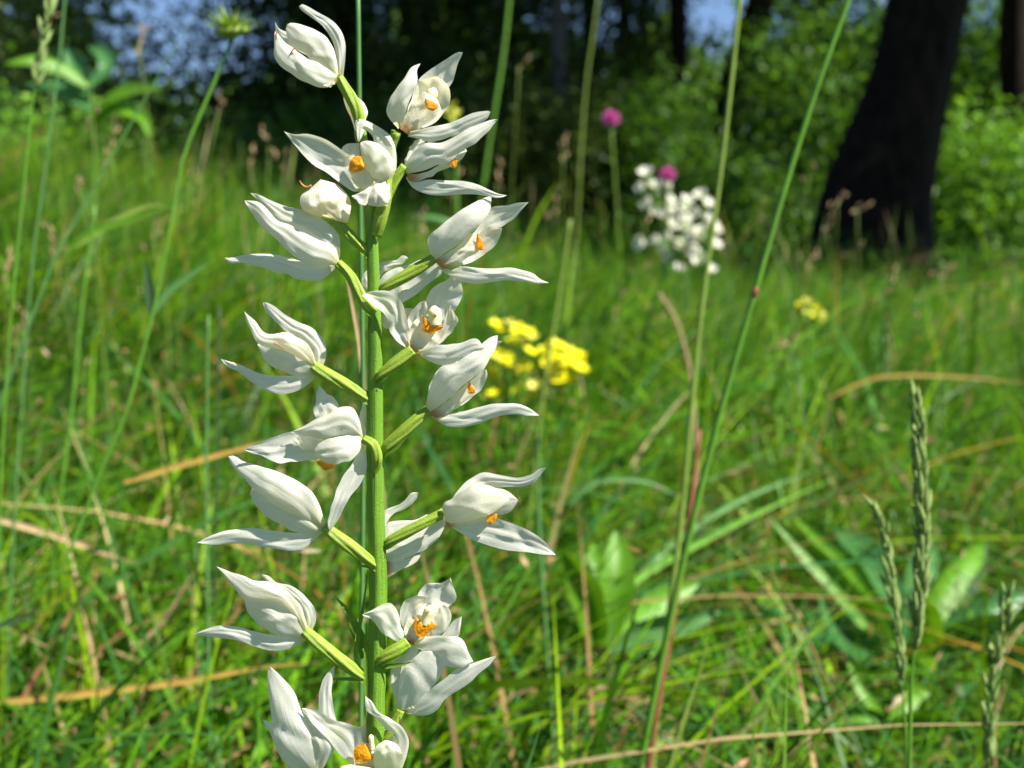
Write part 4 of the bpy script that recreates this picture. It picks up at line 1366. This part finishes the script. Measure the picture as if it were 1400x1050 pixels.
# --- 3: flower facing the lens near the top
f = Flower((380, 110, 5.833), [(514, 322, -6, 7), (520, 303, -10, 7.5), (528, 270, -10, 7), (530, 238, -6, 6.5)])
f.sepal([(700, 660), (560, 590), (460, 520), (380, 470), (300, 440), (220, 425), (130, 430)], [(690, 860), (620, 890), (540, 850), (440, 770), (380, 730), (280, 670), (190, 580), (120, 500)],
        [-6, -12, -18, -24], -.3, tip=(47, 405), roll=.1)
f.sepal([(938, 760), (947, 610), (905, 455), (795, 365), (655, 306), (615, 330), (625, 430)], [(850, 720), (800, 560), (765, 490), (752, 440), (705, 398), (690, 405), (668, 450)],
        [-2, -4, -10, -16], .3, tip=(642, 495))
f.petal([(660, 870), (560, 720), (520, 610), (505, 550), (545, 508)], [(760, 840), (720, 700), (690, 600), (680, 540), (660, 505)], [-4, -4, -6], -.25, tip=(610, 500))
f.lip([(860, 770), (760, 700), (680, 670), (600, 640)], [(800, 880), (720, 872), (650, 860), (575, 740)], [-6, -14, -16], .45, tip=(565, 690))
f.crest([(562, 720), (575, 650), (610, 605)], [(590, 738), (645, 725), (695, 700)], [-20, -21], .35, tip=(665, 605))
f.petal([(912, 780), (937, 700), (880, 570), (790, 500), (700, 480)], [(880, 830), (790, 800), (700, 710), (668, 610), (655, 530)], [-8, -20, -18], .55, tip=(660, 495))
f.sepal([(830, 780), (740, 840), (660, 890)], [(790, 810), (730, 910), (705, 990), (650, 980)], [-12, -20, -22], .25, tip=(588, 920), wav=1.6)
f.sepal([(770, 800), (722, 860), (708, 980)], [(890, 800), (893, 870), (888, 985)], [-12, -20, -16], .35, tip=(800, 1010), wav=2.2)

# --- 5: half open bud on the left
f = Flower((300, 235, 6.364), [(503, 345, 0, 6), (492, 335, -2, 6.5), (470, 314, -4, 7), (456, 299, -6, 6.6)])
f.bud([(980, 415), (860, 385), (740, 340), (708, 260), (712, 200), (770, 160)], [(1060, 430), (1110, 445), (1137, 360), (1142, 260), (1090, 170), (1010, 105)], [-6, -10, -12], tip=(880, 66), full=.7)
f.petal([(970, 410), (850, 375), (722, 325), (706, 215), (770, 170)], [(1080, 440), (1050, 350), (1000, 250), (965, 180), (930, 140)], [-12, -24, -20], .35, tip=(880, 135))
f.tipmark([(800, 118), (760, 135), (720, 115), (698, 75)], 1.7, -14)

# --- 6: left flower
f = Flower((300, 235, 6.364), [(512, 428, -9, 5.5), (502, 418, -11, 6.8), (490, 398, -10, 7), (478, 376, -7, 7), (462, 360, -4, 6.2)])
f.sepal([(1015, 800), (860, 800), (740, 785), (640, 755), (540, 732), (420, 713), (300, 713), (180, 728), (110, 745)],
        [(1020, 830), (960, 890), (880, 940), (780, 945), (680, 930), (580, 890), (520, 885), (440, 850), (300, 810), (180, 795), (90, 790)], [0, -6, -6, -4], .4, tip=(48, 747))
f.petal([(1050, 740), (1040, 560), (960, 460), (840, 370), (720, 328), (600, 305), (500, 270), (420, 235), (340, 195)],
        [(1000, 800), (880, 660), (740, 560), (600, 490), (520, 440), (440, 350), (360, 265)], [-2, -6, -4, 2], .4, tip=(268, 184))
f.sepal([(1045, 770), (990, 640), (880, 600), (740, 530), (600, 455), (510, 425), (420, 330), (340, 262)],
        [(1010, 815), (860, 812), (750, 800), (600, 690), (500, 590), (430, 535), (370, 480), (290, 370), (240, 300)], [-6, -18, -20, -14], .5, tip=(218, 248))

# --- 8: flower half hidden behind the stem
f = Flower((480, 350, 7.0), [(512, 440, 4, 5.5), (514, 425, 14, 6), (516, 412, 20, 6)], label='flower half hidden behind the stem')
f.sepal([(240, 400), (290, 210), (420, 110), (560, 85), (680, 27)], [(360, 470), (500, 440), (620, 370), (720, 280), (800, 220), (868, 155)], [18, 22, 20], .2, tip=(820, 70))
f.petal([(210, 380), (280, 70), (350, 40), (430, 40), (490, -5), (530, 2)], [(250, 300), (300, 160), (380, 125), (440, 85), (490, 76), (530, 40)], [20, 30, 28], .3, tip=(547, 22))
f.sepal([(200, 400), (115, 310), (105, 220), (130, 160)], [(270, 400), (250, 300), (220, 200), (180, 130)], [16, 20, 22], .3, tip=(163, 125))
f.lip([(240, 480), (330, 530), (430, 500), (510, 495)], [(240, 560), (320, 690), (400, 690), (530, 620)], [16, 24, 24], .3, tip=(597, 505))

# --- 7: right flower
f = Flower((490, 260, 5.185), [(522, 396, 0, 6), (530, 391, -4, 6.8), (560, 374, -4, 7.6), (594, 353, -1, 7)])
f.sepal([(640, 490), (760, 380), (860, 240), (930, 130), (1060, 105), (1130, 90)], [(700, 480), (860, 360), (960, 262), (1010, 262), (1080, 220), (1130, 170)], [2, 16, 16, 8], -.2, tip=(1207, 85))
f.petal([(600, 520), (740, 420), (860, 300), (940, 258)], [(640, 550), (720, 532), (800, 512), (900, 450), (970, 390), (1012, 310)], [0, 8, 4], -.4, tip=(1020, 270))
f.lip([(535, 500), (640, 440), (720, 380), (790, 310)], [(600, 560), (700, 530), (770, 480), (850, 430)], [-5, -6, -4], .4, tip=(842, 300))
f.crest([(838, 300), (836, 360), (842, 420)], [(862, 330), (890, 380)], [-9, -9], .3, tip=(898, 425))
f.sepal([(535, 505), (494, 400), (500, 330), (560, 270), (660, 190), (760, 120), (880, 60)], [(545, 500), (620, 440), (700, 390), (790, 310), (850, 260), (905, 190), (935, 130)], [-4, -16, -18, -8], .45, tip=(945, 38))
f.sepal([(570, 540), (660, 565), (720, 540), (820, 550), (930, 555), (1050, 550), (1160, 565), (1240, 590), (1290, 630)],
        [(560, 550), (650, 610), (740, 650), (840, 665), (940, 650), (1060, 640), (1180, 650), (1280, 665)], [0, -6, -10, -12], .35, tip=(1352, 657))

# --- 9: flower facing the lens
f = Flower((480, 350, 7.0), [(516, 517, -6, 6), (522, 512, -9, 7), (542, 496, -9, 8.2), (564, 478, -5, 7.2)])
f.sepal([(640, 860), (680, 620), (715, 430), (760, 330), (830, 270), (920, 230), (980, 160), (1020, 110)], [(740, 860), (880, 680), (990, 530), (1060, 400), (1072, 340), (1050, 240), (1052, 160)],
        [2, 14, 10, -6], -.2, tip=(1048, 92))
f.petal([(570, 880), (540, 650), (560, 560), (620, 480), (680, 430)], [(640, 890), (690, 720), (700, 600), (730, 500)], [0, 6, 2], -.3, tip=(715, 432))
f.petal([(640, 920), (820, 760), (900, 590), (935, 480)], [(700, 930), (850, 845), (930, 760), (1010, 670), (1022, 610), (1000, 560)], [0, 4, -2], -.3, tip=(950, 470))
f.lip([(560, 890), (543, 740), (600, 630), (670, 570)], [(620, 935), (700, 920), (830, 850), (890, 740), (900, 690)], [-6, -6, -3], -.35, tip=(800, 600))
f.crest([(690, 560), (684, 640), (690, 715)], [(735, 620), (780, 655), (880, 680)], [-13, -13], .2, tip=(770, 745))
f.column([(800, 660), (805, 590), (797, 520)], 8.8, -8)
f.tipmark([(800, 565), (820, 568)], 3.0, -17)
f.sepal([(600, 890), (560, 700), (525, 570), (490, 450), (410, 350), (290, 330), (160, 345)], [(545, 890), (440, 815), (376, 740), (370, 640), (310, 550), (220, 475)], [-4, -12, -20, -24], -.25, tip=(106, 377), wav=1.6)
f.sepal([(640, 900), (840, 850), (970, 845), (1070, 825), (1160, 790), (1210, 800)], [(670, 960), (770, 1015), (870, 1045), (980, 1025), (1080, 960), (1180, 920), (1260, 890)], [-6, -14, -22], .35, tip=(1278, 872), wav=1.5)

# --- 10: left flower
f = Flower((295, 400, 6.364), [(504, 545, 0, 6.5), (497, 541, -3, 7.6), (470, 525, -6, 8.6), (440, 508, -6, 8), (427, 500, -5, 7)])
f.sepal([(930, 650), (958, 560), (955, 450), (900, 360), (800, 290), (650, 220), (560, 160), (500, 110), (440, 83)], [(870, 640), (850, 510), (790, 450), (700, 380), (620, 345), (540, 270), (470, 200), (430, 150)],
        [0, 6, 4, -2], .3, tip=(410, 88))
f.sepal([(850, 690), (750, 715), (690, 720), (600, 725), (440, 715), (300, 670), (200, 620), (120, 600)], [(870, 735), (800, 800), (700, 860), (560, 885), (430, 850), (300, 770), (200, 690), (110, 650)],
        [-2, -6, -8, -6], .4, tip=(44, 578))
f.petal([(865, 600), (835, 500), (730, 410), (590, 380), (480, 395), (400, 425)], [(840, 710), (700, 732), (600, 690), (500, 650), (430, 590), (390, 520)], [-6, -11, -8], .5, tip=(362, 450))
f.petal([(880, 640), (850, 540), (800, 450), (700, 380), (600, 350), (440, 355), (340, 250)], [(860, 660), (760, 590), (640, 520), (540, 490), (440, 470), (355, 430), (310, 340), (270, 260)], [-9, -23, -20, -11], .5, tip=(248, 162))
f.tipmark([(505, 432), (560, 468), (615, 495)], .7, -29)

# --- 11: right flower
f = Flower((540, 445, 7.0), [(524, 618, -2, 6.5), (530, 610, -5, 8), (552, 590, -5, 8.6), (570, 573, -3, 8), (586, 560, 0, 6.6)])
f.petal([(300, 770), (335, 560), (390, 450), (470, 375)], [(400, 720), (450, 560), (540, 430), (620, 340)], [4, 8, 6], .3)
f.petal([(420, 760), (640, 480), (850, 260), (960, 150)], [(480, 740), (740, 480), (900, 320), (985, 190)], [6, 12, 8], .2, tip=(1032, 152))
f.petal([(370, 850), (600, 640), (760, 500), (850, 418)], [(430, 880), (600, 790), (740, 690), (840, 590), (885, 480)], [0, 4, 0], -.35, tip=(876, 425))
f.lip([(310, 830), (440, 770), (560, 670), (640, 600), (690, 548)], [(390, 888), (520, 840), (600, 780), (700, 700), (762, 650)], [-4, -6, -4], .35, tip=(740, 570))
f.crest([(690, 640), (695, 590), (708, 543)], [(715, 655), (765, 645)], [-14, -14], .3, tip=(755, 590))
f.sepal([(290, 775), (330, 610), (385, 490), (450, 392), (560, 372), (660, 300), (750, 250), (840, 170), (920, 110)], [(325, 835), (440, 765), (560, 660), (700, 540), (850, 410), (930, 290), (970, 190)],
        [-4, -18, -22, -12], .5, tip=(987, 92))
f.sepal([(345, 865), (450, 868), (540, 840), (660, 820), (800, 780), (950, 750), (1100, 744), (1200, 755), (1280, 790)], [(360, 880), (460, 945), (550, 970), (660, 970), (780, 945), (900, 900), (1030, 860), (1180, 850), (1260, 865)],
        [-2, -6, -10, -12], .35, tip=(1382, 860))

# --- 12: nodding flower in front of the stem
f = Flower((320, 510, 6.667), [(513, 642, -9, 5), (516, 626, -14, 6.5), (510, 608, -15, 6.5), (497, 600, -12, 6)])
f.sepal([(1165, 590), (1143, 450), (1155, 340), (1172, 285)], [(1197, 590), (1199, 450), (1198, 330), (1190, 285)], [2, 8, 8], .2, tip=(1182, 270))
f.sepal([(760, 440), (724, 340), (745, 260), (755, 170)], [(960, 320), (935, 255), (890, 208), (850, 190), (805, 140)], [-6, -2, -8], .3, tip=(775, 112))
f.sepal([(800, 600), (700, 530), (510, 535), (400, 570), (300, 605), (230, 635), (150, 665)], [(800, 790), (600, 800), (490, 815), (410, 822), (330, 790), (220, 745), (140, 720)], [-14, -20, -24, -26], -.2, tip=(86, 697))
f.petal([(860, 620), (720, 580), (600, 565)], [(780, 720), (680, 695), (610, 690)], [-22, -27], .3, tip=(560, 610))
f.crest([(745, 785), (762, 830)], [(940, 822), (920, 860)], [-16, -18], .4, tip=(830, 890))
f.petal([(1160, 580), (1060, 570), (900, 590), (790, 630), (735, 690)], [(1178, 610), (1140, 720), (1050, 800), (940, 827), (850, 820), (770, 780)], [-14, -30, -26], .5, tip=(724, 730))
f.petal([(1175, 570), (1140, 420), (1080, 315), (1000, 303), (930, 330), (850, 380), (740, 420), (640, 485)], [(1175, 590), (1060, 560), (900, 580), (780, 600), (700, 580), (600, 565)], [-12, -26, -30, -26], .45, tip=(512, 538))
f.sepal([(1160, 640), (1110, 730), (1040, 850), (985, 980)], [(1200, 640), (1215, 820), (1190, 930)], [-8, -14, -16], .3, tip=(1050, 1200)) if False else None
f.z = (265, 600, 5.385)
f.sepal([(1228, 30), (1190, 140), (1110, 260), (1040, 400), (1010, 520), (985, 610)], [(1252, 30), (1275, 180), (1260, 270), (1210, 350), (1150, 430), (1090, 540), (1040, 630)], [-6, -14, -18, -16], -.3, tip=(1000, 682))

# --- 13: left flower
f = Flower((265, 600, 5.385), [(517, 774, -4, 5.5), (508, 768, -9, 7.5), (480, 748, -9, 9.2), (455, 730, -6, 8), (443, 720, -5, 6.5)])
f.sepal([(930, 685), (840, 700), (720, 692), (600, 678), (480, 660), (340, 660), (220, 680), (110, 720)], [(942, 690), (870, 760), (800, 810), (700, 825), (600, 810), (460, 785), (300, 770), (150, 780)], [-2, -6, -8, -6], .35, tip=(25, 765))
f.sepal([(970, 640), (930, 500), (880, 400), (780, 320), (660, 260), (550, 220), (440, 185), (360, 165), (300, 125)], [(900, 660), (760, 580), (600, 490), (500, 410), (440, 378), (380, 300), (320, 240), (270, 180)],
        [-7, -23, -21, -12], .45, tip=(253, 130))
f.petal([(958, 640), (905, 480), (770, 360), (620, 300), (510, 310), (440, 350)], [(930, 690), (850, 712), (740, 682), (650, 640), (550, 580), (480, 520), (430, 450)], [-5, -11, -9], .5, tip=(413, 400))

# --- 15: flower behind the stem
f = Flower((515, 620, 5.385), [(514, 775, 4, 6), (516, 768, 14, 6.5), (520, 762, 20, 6.5)], label='flower mostly hidden behind the stem and a green flower stalk')
f.petal([(20, 560), (60, 420), (130, 390), (200, 350), (260, 288)], [(50, 600), (75, 510), (130, 440), (200, 415), (250, 380), (295, 330)], [20, 26, 24], .3, tip=(308, 288))
f.sepal([(20, 640), (70, 520), (150, 495), (280, 490), (365, 450)], [(60, 720), (160, 640), (260, 590), (350, 520)], [18, 24, 26], .3, tip=(380, 450))
f.sepal([(40, 720), (200, 640), (350, 555), (480, 480)], [(60, 830), (200, 782), (300, 732), (380, 692), (450, 630), (490, 560)], [16, 20, 22], .3, tip=(512, 500))
f.lip([(50, 800), (200, 780), (300, 745)], [(60, 930), (180, 855), (260, 820), (300, 790)], [14, 20, 24], .3, tip=(347, 714))

# --- 14: right flower
f = Flower((515, 620, 5.385), [(527, 744, -3, 5.8), (536, 738, -6, 6.6), (570, 720, -6, 7.4), (607, 701, -2, 7)])
f.sepal([(550, 345), (600, 270), (680, 190), (760, 148), (850, 145), (950, 165), (1060, 178), (1140, 150), (1190, 115)], [(600, 360), (700, 300), (800, 250), (880, 252), (950, 246), (1060, 245), (1140, 225), (1190, 180)], [2, 8, 2, -4], .3, tip=(1248, 103))
f.petal([(600, 400), (800, 270), (890, 255), (970, 280)], [(620, 470), (800, 440), (880, 452), (960, 440), (1020, 390)], [0, 0, -4], .35, tip=(1042, 345))
f.sepal([(540, 520), (640, 505), (740, 485), (850, 468), (920, 488), (1040, 530), (1160, 590), (1260, 670)], [(550, 545), (660, 610), (750, 650), (860, 690), (980, 715), (1100, 725), (1200, 740)], [-2, -8, -14, -16], -.2, tip=(1318, 748))
f.lip([(500, 500), (600, 500), (700, 480), (800, 450)], [(520, 545), (600, 535), (680, 515), (760, 505)], [-4, -10, -12], .3, tip=(830, 480))
f.crest([(800, 478), (830, 455), (870, 442)], [(822, 524), (860, 512)], [-17, -17], .4, tip=(895, 450))
f.petal([(482, 450), (490, 370), (560, 330), (640, 270), (740, 233), (840, 240), (930, 290)], [(490, 480), (540, 512), (600, 512), (700, 492), (800, 462), (880, 422), (940, 375)], [-6, -24, -18], .5, tip=(977, 340))

# --- 16: left flower
f = Flower((260, 760, 5.385), [(500, 926, -2, 6.4), (488, 919, -7, 8), (460, 898, -8, 9), (432, 876, -6, 8.6), (416, 862, -4, 7)])
f.sepal([(900, 545), (927, 470), (910, 380), (840, 290), (740, 220), (630, 192), (580, 148)], [(860, 540), (840, 440), (790, 350), (720, 270), (640, 218), (590, 196), (540, 165)], [0, 6, 2], .3, tip=(530, 135))
f.sepal([(830, 590), (700, 588), (600, 582), (470, 555), (340, 520), (200, 514), (100, 545)], [(852, 622), (770, 670), (680, 696), (590, 697), (480, 667), (340, 622), (200, 603)], [0, -4, -6, -4], .4, tip=(28, 578))
f.petal([(862, 545), (800, 385), (690, 275), (550, 235), (430, 265)], [(835, 610), (740, 600), (640, 582), (540, 530), (470, 470), (420, 410)], [-3, -11, -9], .5, tip=(403, 345))
f.petal([(870, 540), (845, 450), (790, 340), (700, 250), (600, 200), (480, 180), (400, 150), (300, 120)], [(845, 570), (760, 450), (650, 350), (500, 345), (400, 325), (340, 260), (270, 170)], [-5, -21, -21, -12], .5, tip=(195, 78))

# --- 17: flower facing the lens, low
f = Flower((480, 780, 6.364), [(516, 905, -8, 6.5), (526, 898, -12, 8), (542, 888, -12, 9), (558, 877, -8, 8)])
f.sepal([(570, 480), (580, 240), (600, 170), (660, 110), (760, 110), (810, 98)], [(720, 480), (845, 320), (917, 250), (902, 180), (884, 120)], [-2, 6, 0], -.15, tip=(864, 62), wav=2.0)
f.sepal([(660, 620), (760, 590), (840, 500), (900, 430)], [(720, 640), (850, 610), (935, 570), (952, 490)], [-4, -4, -6], .2, tip=(964, 396))
f.petal([(490, 580), (425, 420), (430, 340), (470, 260), (530, 228), (600, 222)], [(570, 560), (560, 420), (600, 340), (640, 290)], [-4, -4, -8], -.2, tip=(675, 232))
f.petal([(560, 600), (700, 460), (770, 320)], [(640, 620), (800, 540), (862, 450), (873, 390), (850, 330)], [-4, -8, -10], .25, tip=(805, 296))
f.lip([(475, 610), (458, 520), (490, 440), (550, 388)], [(540, 650), (620, 630), (700, 580), (745, 480)], [-8, -10, -9], -.3, tip=(660, 410))
f.crest([(558, 392), (548, 480), (560, 550)], [(610, 450), (650, 475), (745, 462)], [-18, -19], .2, tip=(625, 590))
f.column([(640, 470), (660, 400), (688, 335)], 7.2, -13)
f.tipmark([(660, 358), (685, 356)], 2.6, -23)
f.sepal([(520, 600), (440, 500), (420, 400), (390, 330), (340, 283), (270, 295), (190, 340)], [(470, 610), (400, 617), (330, 577), (270, 545), (230, 490), (180, 430)], [-8, -16, -22, -24], .25, tip=(95, 385), wav=1.6)
f.sepal([(560, 610), (700, 570), (840, 570), (940, 580), (985, 625), (1020, 710)], [(560, 670), (690, 720), (790, 740), (812, 820), (900, 845), (985, 830)], [-12, -22, -26], .3, tip=(1062, 792), wav=1.8)

# --- 18: flower below it
f = Flower((500, 860, 7.0), [(520, 1018, -2, 5.5), (530, 1005, -4, 6), (541, 985, -4, 6.4), (548, 970, -2, 6)])
f.petal([(300, 760), (250, 560), (233, 430), (270, 320), (350, 250), (430, 175)], [(350, 760), (310, 600), (340, 440), (410, 320), (490, 240)], [0, 4, 2], .35, tip=(515, 152))
f.sepal([(300, 760), (310, 580), (340, 420), (410, 320), (500, 240), (560, 185)], [(400, 790), (480, 730), (620, 580), (700, 470), (755, 370), (742, 270)], [-4, -14, -14], .45, tip=(660, 190))
f.lip([(370, 780), (430, 740), (470, 740)], [(390, 805), (440, 812), (480, 795)], [-12, -20], .4, tip=(495, 765))
f.sepal([(420, 790), (520, 665), (620, 575), (760, 470), (860, 390), (980, 340), (1100, 300), (1180, 275)], [(390, 812), (500, 828), (600, 822), (690, 770), (740, 690), (880, 590), (1000, 510), (1080, 430), (1180, 350)], [-6, -18, -22, -20], .25, tip=(1254, 254))

# --- 19: lowest left flower
f = Flower((340, 885, 5.833), [(508, 1100, -6, 6.5), (480, 1085, -10, 7.5), (455, 1068, -10, 8), (432, 1056, -8, 7)])
f.sepal([(500, 1000), (330, 960), (240, 850), (195, 740), (160, 660), (125, 610)], [(520, 980), (400, 930), (300, 850), (240, 760), (210, 640), (180, 600)], [-6, -8, -10], .3, tip=(112, 573))
f.sepal([(470, 1010), (300, 880), (210, 700), (178, 520), (158, 350), (150, 210)], [(600, 990), (570, 780), (480, 630), (410, 480), (370, 370), (300, 275), (225, 200)], [-10, -24, -22, -14], .45, tip=(166, 152))
f.petal([(500, 1000), (500, 830), (480, 680), (445, 560)], [(580, 990), (640, 890), (690, 800), (650, 730), (560, 640), (480, 545)], [-12, -24, -22], .4, tip=(423, 487))

# --- 20: lowest flower facing the lens
f = Flower((340, 885, 5.833), [(514, 1115, -8, 7), (518, 1090, -14, 8), (522, 1070, -14, 8), (524, 1060, -12, 7)])
f.sepal([(640, 700), (560, 540), (560, 420), (575, 300), (610, 230), (650, 180)], [(800, 720), (700, 580), (672, 450), (660, 350), (675, 250)], [-14, -12, -10], .3, tip=(687, 142))
f.petal([(900, 1000), (800, 860), (810, 720), (860, 640), (950, 628)], [(1200, 1000), (1232, 850), (1190, 740), (1100, 660), (1050, 640)], [-8, -4, -8], -.35, tip=(1000, 632))
f.lip([(880, 1000), (830, 900), (840, 800), (880, 760)], [(1060, 1010), (1040, 920), (1010, 850), (990, 790)], [-14, -16, -18], .3, tip=(940, 760))
f.crest([(850, 925), (838, 860), (850, 800)], [(925, 930), (992, 885), (960, 830)], [-26, -27], .3, tip=(930, 765))
f.column([(985, 820), (980, 760), (975, 710)], 3.6, -24)
f.petal([(1010, 1000), (995, 880), (1010, 800), (1060, 755)], [(1200, 1000), (1225, 860), (1185, 780), (1120, 745)], [-16, -30, -26], .45, tip=(1085, 742))
f.sepal([(1220, 980), (1272, 820), (1270, 720), (1220, 630), (1150, 580), (1080, 545), (1030, 510), (985, 435)], [(1150, 930), (1195, 770), (1160, 700), (1100, 650), (1060, 620), (1020, 575), (955, 520), (930, 460)], [-14, -16, -22, -24], .3, tip=(932, 390))
f.sepal([(920, 980), (900, 700), (850, 632), (760, 600), (690, 580), (600, 530), (530, 488), (470, 483)], [(870, 1000), (800, 910), (730, 860), (690, 805), (640, 740), (560, 660), (490, 580)], [-16, -24, -28, -28], -.25, tip=(422, 485), wav=1.4)
f.lip([(760, 1030), (730, 960), (790, 936), (880, 945)], [(800, 1060), (920, 1040), (1000, 1010)], [-30, -32], .4, tip=(975, 960))


# bracts and stem leaves
bract([(515, 774), (500, 774), (487, 772)], (-6, -9, -12), 6)
bract([(494, 928), (470, 928), (443, 928)], (-4, -8, -10), 6)
bract([(522, 911), (545, 909), (568, 904)], (-12, -16, -20), 7)
bract([(506, 940), (488, 909), (489, 871), (496, 834), (503, 778)], (-4, -2, 0, 2, 4), 8)
bract([(508, 1000), (502, 950), (500, 890), (503, 830)], (-8, -10, -8, -4), 8)
bract([(500, 885), (490, 862), (476, 836), (456, 813)], (4, 6, 8, 8), 13)
bract([(497, 900), (488, 878), (475, 853)], (8, 10, 12), 7)
bract([(528, 618), (540, 612), (556, 598)], (-8, -12, -14), 9)
bract([(512, 430), (505, 440), (503, 452)], (-6, -8, -8), 4)
bract([(545, 985), (556, 1032), (566, 1034)], (-4, -6, -8), 4)
for a, hgt, Ln in ((0.4, .05, .15), (2.6, .09, .17), (4.4, .13, .14), (5.6, .03, .12)):
    b0 = base + (low - base) * (hgt / max(low[2] - base[2], .01))
    d = np.array((math.cos(a), math.sin(a), 0))
    P = catmull(np.array([b0, b0 + d * Ln * .35 + np.array((0, 0, Ln * .38)), b0 + d * Ln * .8 + np.array((0, 0, Ln * .42))]), 16)
    P[:, 2] = np.minimum(P[:, 2], 0.20)
    tt = np.linspace(0, 1, 16)
    V, F, uv = ribbon_geo(P, np.tile((-d[1], d[0], 0), (16, 1)), .011 * lance(tt), .3)
    mesh_obj('leaf', V, F, M['bract'], orchid, uv=uv)
